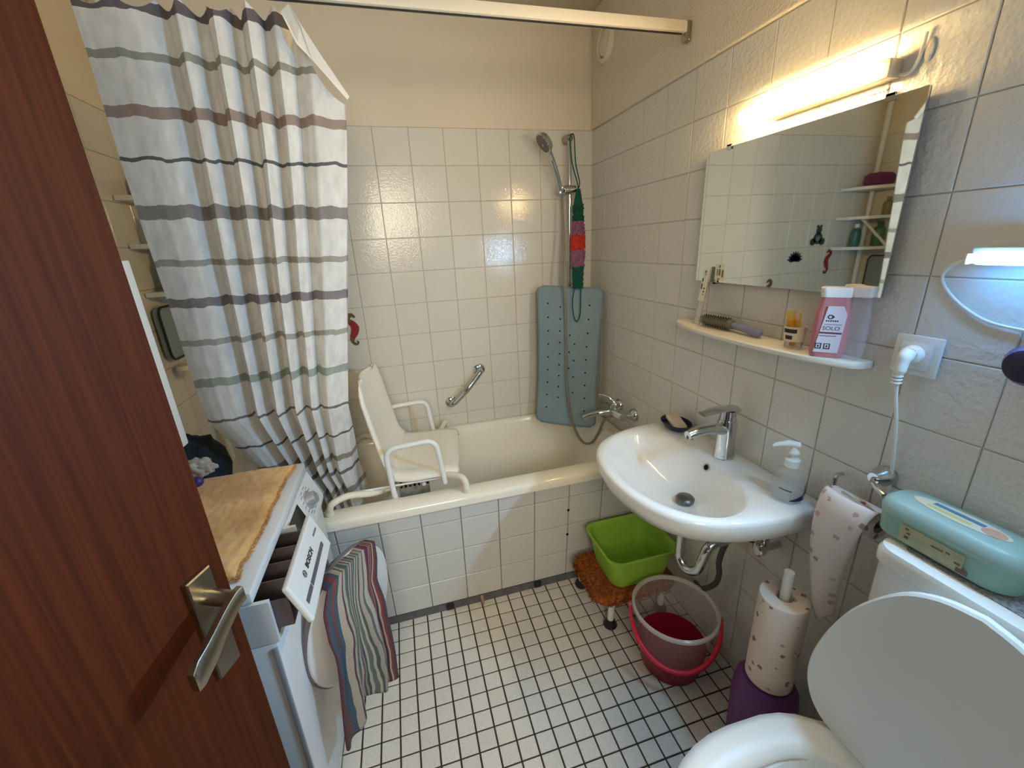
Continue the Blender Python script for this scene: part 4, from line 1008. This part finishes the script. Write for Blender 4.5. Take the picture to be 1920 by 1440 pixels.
for k in range(2600):
    a = random.uniform(0, 1); x = scx+random.uniform(-.172, .172); y = scy+random.uniform(-.132, .132); z = .189
    if random.random() < .45:
        if random.random() < .5: x = scx-.18+random.uniform(0, .012); y = scy+random.uniform(-.10, .10)
        else: y = scy-.14+random.uniform(0, .012); x = scx+random.uniform(-.14, .14)
        z = random.uniform(.152, .186)
    if abs(x-scx) > .13 and abs(y-scy) > .09 and (abs(x-scx)-.13)**2+(abs(y-scy)-.09)**2 > .0026: continue
    if abs(x-(-.205)) < .135 and abs(y-(-.835)) < .115 and z > .188: continue
    d = Vector((random.gauss(0, .5)-(1 if x < scx-.17 else 0), random.gauss(0, .5)-(1 if y < scy-.13 else 0), .8 if z > .187 else random.gauss(0, .4))).normalized()*.010
    s_ = Vector((d.y, -d.x, .3)).normalized()*.0028; p = Vector((x, y, z))
    g.f([g.v(p-s_), g.v(p+s_), g.v(p+d+s_*.5), g.v(p+d-s_*.5)])
obj('fleece_pile', g, m_or, cov, smooth=0, stuff=True)
WBN = thing('wash_bowl', 'green square plastic wash bowl on the orange stool', 'wash bowl', (-.205, -.835, .196))
gx, gy, gz = -.212, -.838, .1965
RR = [(0, .110, .092, .04), (.004, .118, .100, .045), (.12, .137, .120, .045), (.138, .140, .123, .045), (.138, .150, .133, .05), (.146, .151, .134, .05), (.148, .146, .129, .048), (.142, .136, .119, .044), (.12, .132, .115, .042), (.010, .112, .094, .042), (.006, .10, .082, .035)]
m_lime = mat('lime_plastic', (146, 190, 66), .35)
o = obj('bowl_shell', G().loft([rrect(gx, gy, hx, hy, r, gz+z, 7) for z, hx, hy, r in RR]), m_lime, WBN, smooth=50)
BU = thing('bucket', 'clear plastic bucket with a pinkish red base and handle on the floor', 'bucket', (-.195, -1.118, 0))
bc = Vector((-.195, -1.118, 0.0005))
m_bucket = mat('clear_bucket_plastic', (222, 214, 212), .16, alpha=.20); m_brim = mat('clear_bucket_rim', (226, 220, 216), .18, alpha=.55)
obj('bucket_wall', G().lathe([(.1172, .10), (.1370, .243)], bc, seg=40, cap=False), m_bucket, BU, smooth=50)
obj('bucket_rim', G().lathe([(.1370, .243), (.146, .246), (.147, .256), (.139, .260), (.1345, .246)], bc, seg=40, cap=False), m_brim, BU, smooth=50)
m_redp = mat('raspberry_plastic', (176, 34, 62), .3, trans=.35, ior=1.3)
obj('bucket_base', G().lathe([(.100, 0), (.104, .004), (.1178, .0995), (.1160, .0995), (.101, .008), (.001, .006)], bc, seg=40), m_redp, BU, smooth=50)
hp = [bc+Vector((.150*math.cos(a), .150*math.sin(a)*1.0-.0, .235-.085*max(0, math.sin(a-math.radians(205)+0)) if 0 else .235)) for a in [0]]
axA = math.radians(150); ux = Vector((math.cos(axA), math.sin(axA), 0)); vy = Vector((-math.sin(axA), math.cos(axA), 0)) # handle pivots along ux
H_ = []
for k in range(25):
    t = math.pi*k/24
    H_.append(bc+ux*(.152*math.cos(t))+vy*(.152*math.sin(t))+Vector((0, 0, .235-.105*math.sin(t))))
obj('handle', G().tube(H_, [.006]*3+[.0085]*19+[.006]*3, 12), mat('raspberry_handle', (206, 36, 66), .35), BU)
for s in (1, -1):
    obj('handle_lug', G().sphere(bc+ux*.149*s+Vector((0, 0, .235)), .010, 12), m_bucket, BU)

# ------------------------------------------------------------------ washing machine
WM = thing('washing_machine', 'white front loading washing machine with open porthole and pulled out drawer', 'washing machine', (-1.62, -.99, 0))
wx, wb, wy0, wy1, wz = -1.372, -1.885, -1.285, -.712, .845
obj('body', G().box(wb, -1.350, wy0, wy1, .012, .70, bev=.006), mat('machine_white', (222, 222, 222), .3), WM)
obj('top_panel', G().box(wb, wx, wy0, wy1, .815, wz, bev=.005), mat('machine_white', (0, 0, 0)), WM)
fas = [(wb, .702), (-1.338, .702), (-1.338, .715), (wx, .812), (wb, .812)]
# control fascia, open where the drawer sits (near end)
g = G(); g.prism([(x, -1.015, z) for x, z in fas], (0, wy1-(-1.015), 0)); fascia = obj('control_fascia', g, mat('machine_white', (0, 0, 0)), WM, smooth=0)
g = G(); g.box(wb, -1.60, wy0, -1.016, .702, .812); g.box(-1.60, -1.345, wy0, wy0+.010, .702, .812); g.box(-1.60, -1.345, -1.026, -1.016, .702, .812); obj('drawer_housing', g, mat('machine_white', (0, 0, 0)), WM, smooth=0)
sl_ = Vector((-1.338+1.372, 0, .715-.812)).normalized(); nf = Vector((-sl_.z, 0, sl_.x)) # along slope down, outward normal
fp = lambda y, t, e=0: Vector((wx, y, .812))+sl_*t+nf*e
def fq(y0, y1, t0, t1, e=.0008, th=.0012): 
    return G().prism([fp(y0, t0, e-th), fp(y1, t0, e-th), fp(y1, t1, e-th), fp(y0, t1, e-th)], nf*th)
obj('display', fq(-1.000, -.895, .012, .060), mat('display_black', (16, 16, 20), .12), fascia, smooth=0)
for k in range(5): obj('push_button', fq(-.998+.0205*k, -.981+.0205*k, .065, .077, .0014), m_white, fascia, smooth=0)
kc = fp(-.820, .050)
kn = obj('programme_dial', G().lathe([(.030, 0), (.030, .004), (.022, .006), (.021, .022), (.017, .025), (.001, .025)], kc, nf, 28), mat('dial_silver', (188, 188, 190), .3, metal=.6), fascia)
g = G()
for k in range(16):
    a = 2*math.pi*k/16; d = sl_*math.cos(a)+Vector((0, 1, 0))*math.sin(a); p = kc+d*.041; q = Vector((0, 1, 0))*.009
    if abs(math.sin(a)) < .25: continue
    g.prism([p-q-sl_*.001, p+q-sl_*.001, p+q+sl_*.001, p-q+sl_*.001], nf*.0008)
obj('programme_print', g, mat('print_grey', (120, 120, 124), .6), fascia, smooth=0, stuff=True)
# detergent drawer
DR = obj('drawer_front', G().prism([(-1.318, -1.283, .832), (-1.318, -1.018, .832), (-1.282, -1.018, .728), (-1.282, -1.283, .728)], (.014, 0, .005)), mat('machine_white', (0, 0, 0)), WM, smooth=0)
md = DR.modifiers.new('bev', 'BEVEL'); md.width = .005; md.segments = 2
ds = Vector((-1.282+1.318, 0, .728-.832)).normalized(); dn = Vector((-ds.z, 0, ds.x)); dO = Vector((-1.318+.014, 0, .832+.005))
dp = lambda y, t: Vector((dO.x, y, dO.z))+ds*t+dn*.0006
g = G()
for y0, y1 in ((-1.262, -1.212), (-1.208, -1.060)): g.prism([dp(y0, .066), dp(y1, .066), dp(y1, .078), dp(y0, .078)], dn*.0008)
obj('grip_bar', g, mat('dark_grey_bar', (84, 84, 90), .4), DR, smooth=0)
text('logo', 'BOSCH', m_ink, DR, dp(-1.150, .040)+dn*.0004, (0, 1, 0), -ds, .020, bold=.0006)
g = G(); c0 = dp(-1.205, .040); g.lathe([(.0072, 0), (.0085, 0), (.0085, .0006), (.0072, .0006)], c0, dn, 20, cap=False); g.prism([c0+Vector((0, -.004, 0))-ds*.005, c0+Vector((0, -.002, 0))-ds*.005, c0+Vector((0, -.002, 0))+ds*.005, c0+Vector((0, -.004, 0))+ds*.005], dn*.0006)
g.prism([c0+Vector((0, .002, 0))-ds*.005, c0+Vector((0, .004, 0))-ds*.005, c0+Vector((0, .004, 0))+ds*.005, c0+Vector((0, .002, 0))+ds*.005], dn*.0006); obj('logo_ring', g, m_ink, DR, smooth=0)
g = G()
for k in range(8): g.prism([dp(-1.075+.0045*k, .030), dp(-1.072+.0045*k, .030), dp(-1.072+.0045*k, .036), dp(-1.075+.0045*k, .036)], dn*.0005)
obj('series_print', g, mat('print_grey', (120, 120, 124), .6), DR, smooth=0, stuff=True)
m_dgrey = mat('drawer_grey', (96, 86, 88), .5)
tr = G(); tr.box(-1.55, -1.312, -1.272, -1.030, .728, .733); tr.box(-1.55, -1.312, -1.272, -1.268, .728, .800); tr.box(-1.55, -1.312, -1.034, -1.030, .728, .800); tr.box(-1.55, -1.545, -1.272, -1.030, .728, .800)
obj('drawer_tray', tr, m_dgrey, WM, smooth=0)
for y in (-1.20, -1.14, -1.085): obj('divider', G().box(-1.545, -1.312, y-.002, y+.002, .733, .796), mat('divider_grey', (128, 118, 118), .5), WM, smooth=0)
# porthole opening on the machine and its swung-open door
pc_ = Vector((-1.350, -.985, .485))
obj('porthole_ring', G().lathe([(.165, 0), (.165, .012), (.140, .014), (.135, 0)], pc_, (1, 0, 0), 40, cap=False), m_greyp, WM)
obj('porthole_drum', G().lathe([(.138, .004), (.130, .003)], pc_, (1, 0, 0), 40), m_dark, WM)
ph = math.radians(29); hx_, hy_ = -1.335, -1.165
dd = Vector((math.sin(ph), math.cos(ph), 0)); dnn = Vector((math.cos(ph), -math.sin(ph), 0)) # disc in-plane dir, outward normal (towards camera)
dcn = Vector((hx_, hy_, .485))+dd*.168
pd = obj('porthole_door', G().lathe([(.120, -.022), (.178, -.018), (.190, -.006), (.188, .008), (.165, .020), (.120, .024)], dcn, dnn, 48), mat('machine_white', (0, 0, 0)), WM)
obj('door_rim', G().lathe([(.184, .004), (.193, .0), (.193, -.010), (.184, -.012)], dcn, dnn, 48, cap=False), m_greyp, pd)
obj('door_glass', G().lathe([(.118, -.0225), (.115, -.05), (.09, -.075), (.05, -.085), (.001, -.087)], dcn, dnn, 36, cap0=False), mat('smoked_glass', (150, 160, 170), .05, trans=.8), pd)
for y in (wy0+.06, wy1-.06):
    for x in (-1.84, -1.40):
        obj('foot', G().lathe([(.022, .0005), (.022, .012)], (x, y, 0), seg=12), m_dark, WM)
# side profile grooves of the near side panel
obj('side_rail', G().box(-1.362, -1.352, wy0-.004, wy0+.002, .02, .69, bev=.001), mat('rail_grey', (150, 152, 160), .35), WM)

# fleece rug on top
m_fur = mat('brown_fleece', (232, 184, 118), .95, bump=.35, bscale=260, bdist=.0015, col2=(206, 154, 90), vscale=9, sheen=.3)
RG = thing('fleece_rug', 'light brown fleece rug laid over the washing machine top', 'rug', (-1.6, -.98, wz))
def rugp(u, v):
    y = -.728+(-1.245+.728)*v
    xr_ = -1.392-.010*math.sin(v*4)-.018*sm(.55, .95, v)+.004*noise.noise(Vector((v*9, 0, 0)))
    x = -1.875+(xr_+1.875)*u
    e = min(u/.06 if u < .06 else 1, (1-u)/.05, v/.04, (1-v)/.04, 1)
    z = wz+.0016+.013*math.sqrt(max(0, min(1, e)))+.0035*noise.noise(Vector((x*14, y*14, 0)))+.002*noise.noise(Vector((x*40, y*40, 3)))
    z += .012*math.exp(-((v-.93)/.05)**2)*sm(.3, .9, u)          # rolled near edge
    return Vector((x, y, max(wz+.0012, z)))
P_ = [[rugp(j/200, i/200)+Vector((0, 0, .0010*noise.noise(Vector((j*.9, i*.9, 0)))+.0016*noise.noise(Vector((j*.16, i*.10, 5))))) for j in range(201)] for i in range(201)]
rug = obj('rug_sheet', G().grid(P_), m_fur, RG, smooth=80)
g = G()
for k in range(2600):
    r_ = random.random()
    p = rugp(random.uniform(.985, 1), random.random()) if r_ < .6 else rugp(random.uniform(.4, 1), random.uniform(.985, 1))
    d = Vector((random.gauss(.7, .3), random.gauss(-.2, .5), .35)).normalized()*random.uniform(.005, .010); s_ = Vector((d.y, -d.x, 0)).normalized()*.0012
    g.f([g.v(p-s_), g.v(p+s_), g.v(p+d)])
obj('rug_fringe', g, m_fur, rug, smooth=0, stuff=True)
g = G(); g.sphere((-1.640, -.800, .879), .0155, 14); tag(obj('purple_ball', g, mat('violet_plastic', (58, 48, 110), .4)), 'small violet ball on the brown rug next to the door', 'ball')

# striped towel over the open porthole door
def towel_mat():
    M = bpy.data.materials.new('striped_towel'); M.use_nodes = True; N = M.node_tree.nodes; L = M.node_tree.links; P = N['Principled BSDF']; P.inputs['Roughness'].default_value = .95
    uv = N.new('ShaderNodeUVMap'); uv.uv_map = 'uv'; sx = N.new('ShaderNodeSeparateXYZ'); L.new(uv.outputs[0], sx.inputs[0])
    rp = N.new('ShaderNodeValToRGB'); rp.color_ramp.interpolation = 'CONSTANT'; el = rp.color_ramp.elements
    cols = [(94, 55, 62), (69, 80, 96), (134, 67, 62), (66, 87, 103), (174, 163, 149), (85, 61, 75), (165, 159, 144), (84, 98, 95), (163, 153, 139), (64, 73, 78), (170, 165, 150), (103, 70, 84), (144, 141, 130),
            (68, 81, 86), (174, 169, 154), (100, 107, 102), (179, 173, 157), (81, 89, 85), (165, 155, 141), (93, 99, 99), (177, 171, 158), (116, 55, 80), (98, 42, 68), (171, 161, 148), (125, 52, 76), (172, 129, 100), (84, 58, 66), (175, 167, 151), (133, 61, 60), (88, 64, 70)]
    wd = [1, 3, 2.4, 2.2, 2.6, .8, 1.2, 1.4, .7, .7, 1.2, .8, .7, 1.2, 1.0, 1.3, .8, .9, 1.6, 1.0, 2.0, 1.6, 1.8, .6, 1.2, .6, 1.2, .7, 1.0, 1.4]
    tot = sum(wd); a = 0
    for k, (c, w_) in enumerate(zip(cols, wd)):
        e = el[k] if k < 2 else el.new(a/tot)
        e.position = a/tot; e.color = srgb(c); a += w_
    wn = N.new('ShaderNodeTexNoise'); wn.inputs['Scale'].default_value = 3.5; L.new(uv.outputs[0], wn.inputs['Vector'])
    wa = N.new('ShaderNodeMath'); wa.operation = 'MULTIPLY_ADD'; wa.inputs[1].default_value = .12; L.new(wn.outputs['Fac'], wa.inputs[0]); wb_ = N.new('ShaderNodeMath'); wb_.operation = 'SUBTRACT'; wb_.inputs[1].default_value = .06; L.new(sx.outputs[0], wb_.inputs[0]); L.new(wb_.outputs[0], wa.inputs[2]); L.new(wa.outputs[0], rp.inputs['Fac'])
    nz = N.new('ShaderNodeTexNoise'); nz.inputs['Scale'].default_value = 160; L.new(uv.outputs[0], nz.inputs['Vector'])
    mr = N.new('ShaderNodeMapRange'); mr.inputs['From Min'].default_value = .3; mr.inputs['From Max'].default_value = .7; mr.inputs['To Min'].default_value = .7; mr.inputs['To Max'].default_value = 1.15; L.new(nz.outputs['Fac'], mr.inputs['Value'])
    hs = N.new('ShaderNodeHueSaturation'); L.new(rp.outputs[0], hs.inputs['Color']); L.new(mr.outputs[0], hs.inputs['Value']); L.new(hs.outputs[0], P.inputs['Base Color'])
    bp = N.new('ShaderNodeBump'); bp.inputs['Strength'].default_value = .6; bp.inputs['Distance'].default_value = .003; L.new(nz.outputs['Fac'], bp.inputs['Height']); L.new(bp.outputs[0], P.inputs['Normal'])
    return M
TW = thing('towel', 'striped multicoloured towel hung over the open porthole door', 'towel', (dcn.x, dcn.y, .18))
# local coords on the door plane: a along dd, z up, e outwards
tp = lambda a, z, e: Vector((dcn.x, dcn.y, 0))+dd*a+dnn*e+Vector((0, 0, z))
P_ = []; UV_ = []
NT = 60
for i in range(49):
    v = i/48; row = []; ur = []
    for j in range(NT+1):
        u = j/NT
        # edges as the towel falls: v 0 is the hidden back hem, .2 the crest, 1 the front hem
        c0 = -.168                                        # hinge offset: a is measured from the door centre
        zc_ = .688-.022*u-.012*(2*u-1)**2
        if v < .2:
            t = 1-v/.2; a = c0+.065+.215*u; z = zc_-.10*t; e = -.034-.012*t
            if v > .15: e = -.034+.050*(v-.15)/.05
        else:
            t = (v-.2)/.8
            al = interp(t, [0, .10, .25, .6, 1], [.065, .020, -.002, -.018, -.028]); ar = interp(t, [0, .10, .2, .45, .8, 1], [.280, .262, .226, .214, .228, .230])
            hem = interp(u, [0, .12, .24, .34, .40, .5, .75, 1.0], [.235, .205, .195, .225, .250, .225, .180, .165])
            a = c0+al+(ar-al)*u; z = zc_+(hem-zc_)*t
            fold = .014*math.sin(u*math.pi*6.0+.6+t)-.030*math.exp(-((u-.38)/.07)**2)*t
            e = .034+.030*min(1, t*3)+fold*min(1, t*2.5)+.018*math.sin(t*3)*math.sin(u*3)
            e = max(.031, e)
            a += .012*math.sin(t*5+u*6)*t
        row.append(tp(a, z, e)); ur.append((u, v))
    P_.append(row); UV_.append(ur)
o = obj('towel_cloth', G().grid(P_, UV_), towel_mat(), TW, smooth=70); md = o.modifiers.new('t', 'SOLIDIFY'); md.thickness = .006; md.offset = 0

# ------------------------------------------------------------------ wall cabinet behind the door
CB = thing('wall_cabinet', 'white wall cabinet above the washing machine, mostly hidden by the door', 'cabinet', (-1.75, -1.05, 1.025))
obj('cabinet_body', G().box(WX+.002, -1.62, -1.25, -.858, 1.025, 1.506, bev=.002), m_white, CB)
for y0, y1 in ((-1.25, -1.056), (-1.053, -.858)): obj('cabinet_door', G().box(-1.6195, -1.602, y0, y1, 1.027, 1.504, bev=.002), m_white, CB)

# ------------------------------------------------------------------ room door with handle
de = Vector((.38, .92, 0)).normalized(); dnr = Vector((de.y, -de.x, 0))
F0 = Vector((-1.322, -1.442, 0))
dq = lambda s, off, z: F0+de*s+dnr*off+Vector((0, 0, z))
def wood():
    M = bpy.data.materials.new('red_brown_wood'); M.use_nodes = True; N = M.node_tree.nodes; L = M.node_tree.links; P = N['Principled BSDF']; P.inputs['Roughness'].default_value = .6; P.inputs['Specular IOR Level'].default_value = .12
    geo = N.new('ShaderNodeNewGeometry'); mp = N.new('ShaderNodeMapping'); mp.inputs['Scale'].default_value = (90, 90, 2.2); L.new(geo.outputs['Position'], mp.inputs['Vector'])
    nz = N.new('ShaderNodeTexNoise'); nz.inputs['Scale'].default_value = 1.6; nz.inputs['Detail'].default_value = 6; nz.inputs['Distortion'].default_value = .6; L.new(mp.outputs[0], nz.inputs['Vector'])
    rp = N.new('ShaderNodeValToRGB'); e = rp.color_ramp.elements
    e[0].position = .30; e[0].color = srgb(58, 23, 6); e[1].position = .72; e[1].color = srgb(80, 35, 11)
    L.new(nz.outputs['Fac'], rp.inputs['Fac']); L.new(rp.outputs[0], P.inputs['Base Color'])
    bp = N.new('ShaderNodeBump'); bp.inputs['Strength'].default_value = .08; L.new(nz.outputs['Fac'], bp.inputs['Height']); L.new(bp.outputs[0], P.inputs['Normal'])
    return M
door = struct('door_1', G().loft([[dq(0, 0, .008), dq(-.80, 0, .008), dq(-.80, -.040, .008), dq(0, -.040, .008)], [dq(0, 0, 2.0), dq(-.80, 0, 2.0), dq(-.80, -.040, 2.0), dq(0, -.040, 2.0)]]), wood(), label='open red-brown wooden door in the foreground')
g = G(); A = [(-.068, .880), (-.027, .880), (-.027, 1.064), (-.068, 1.064)]
g.loft([[dq(s, .0003, z) for s, z in A], [dq(s, .008, z) for s, z in A], [dq(s+(.002 if s < -.05 else -.002), .010, z+(.002 if z < 1 else -.002)) for s, z in A]])
hd = obj('door_handle', g, m_satin, door, smooth=30)
obj('lever', G().tube(cr([dq(-.047, .009, 1.022), dq(-.047, .053, 1.022)], 2), .0125, 16), m_satin, hd)
g = G(); S = []
path = [(-.034, .056, 1.022), (-.050, .057, 1.021), (-.080, .062, 1.013), (-.110, .068, 1.003), (-.135, .071, .995), (-.147, .072, .991)]
wid = [.0125, .0135, .0155, .0180, .0195, .014]
path3 = cr([dq(*p) for p in path], 4)
for k, p in enumerate(path3):
    hw = interp(k/4, list(range(6)), wid)
    S.append([p+dnr*a+Vector((0, 0, 1))*b for a, b in ((-.0055, -hw*.9), (-.0045, -hw), (.0045, -hw), (.0055, -hw*.9), (.0055, hw*.9), (.0045, hw), (-.0045, hw), (-.0055, hw*.9))])
g.loft(S); obj('lever_grip', g, m_satin, hd, smooth=40)
g = G(); g.lathe([(.003, 0), (.003, .0008)], dq(-.047, .0102, .965), dnr, 10); obj('keyhole', g, m_black, hd)
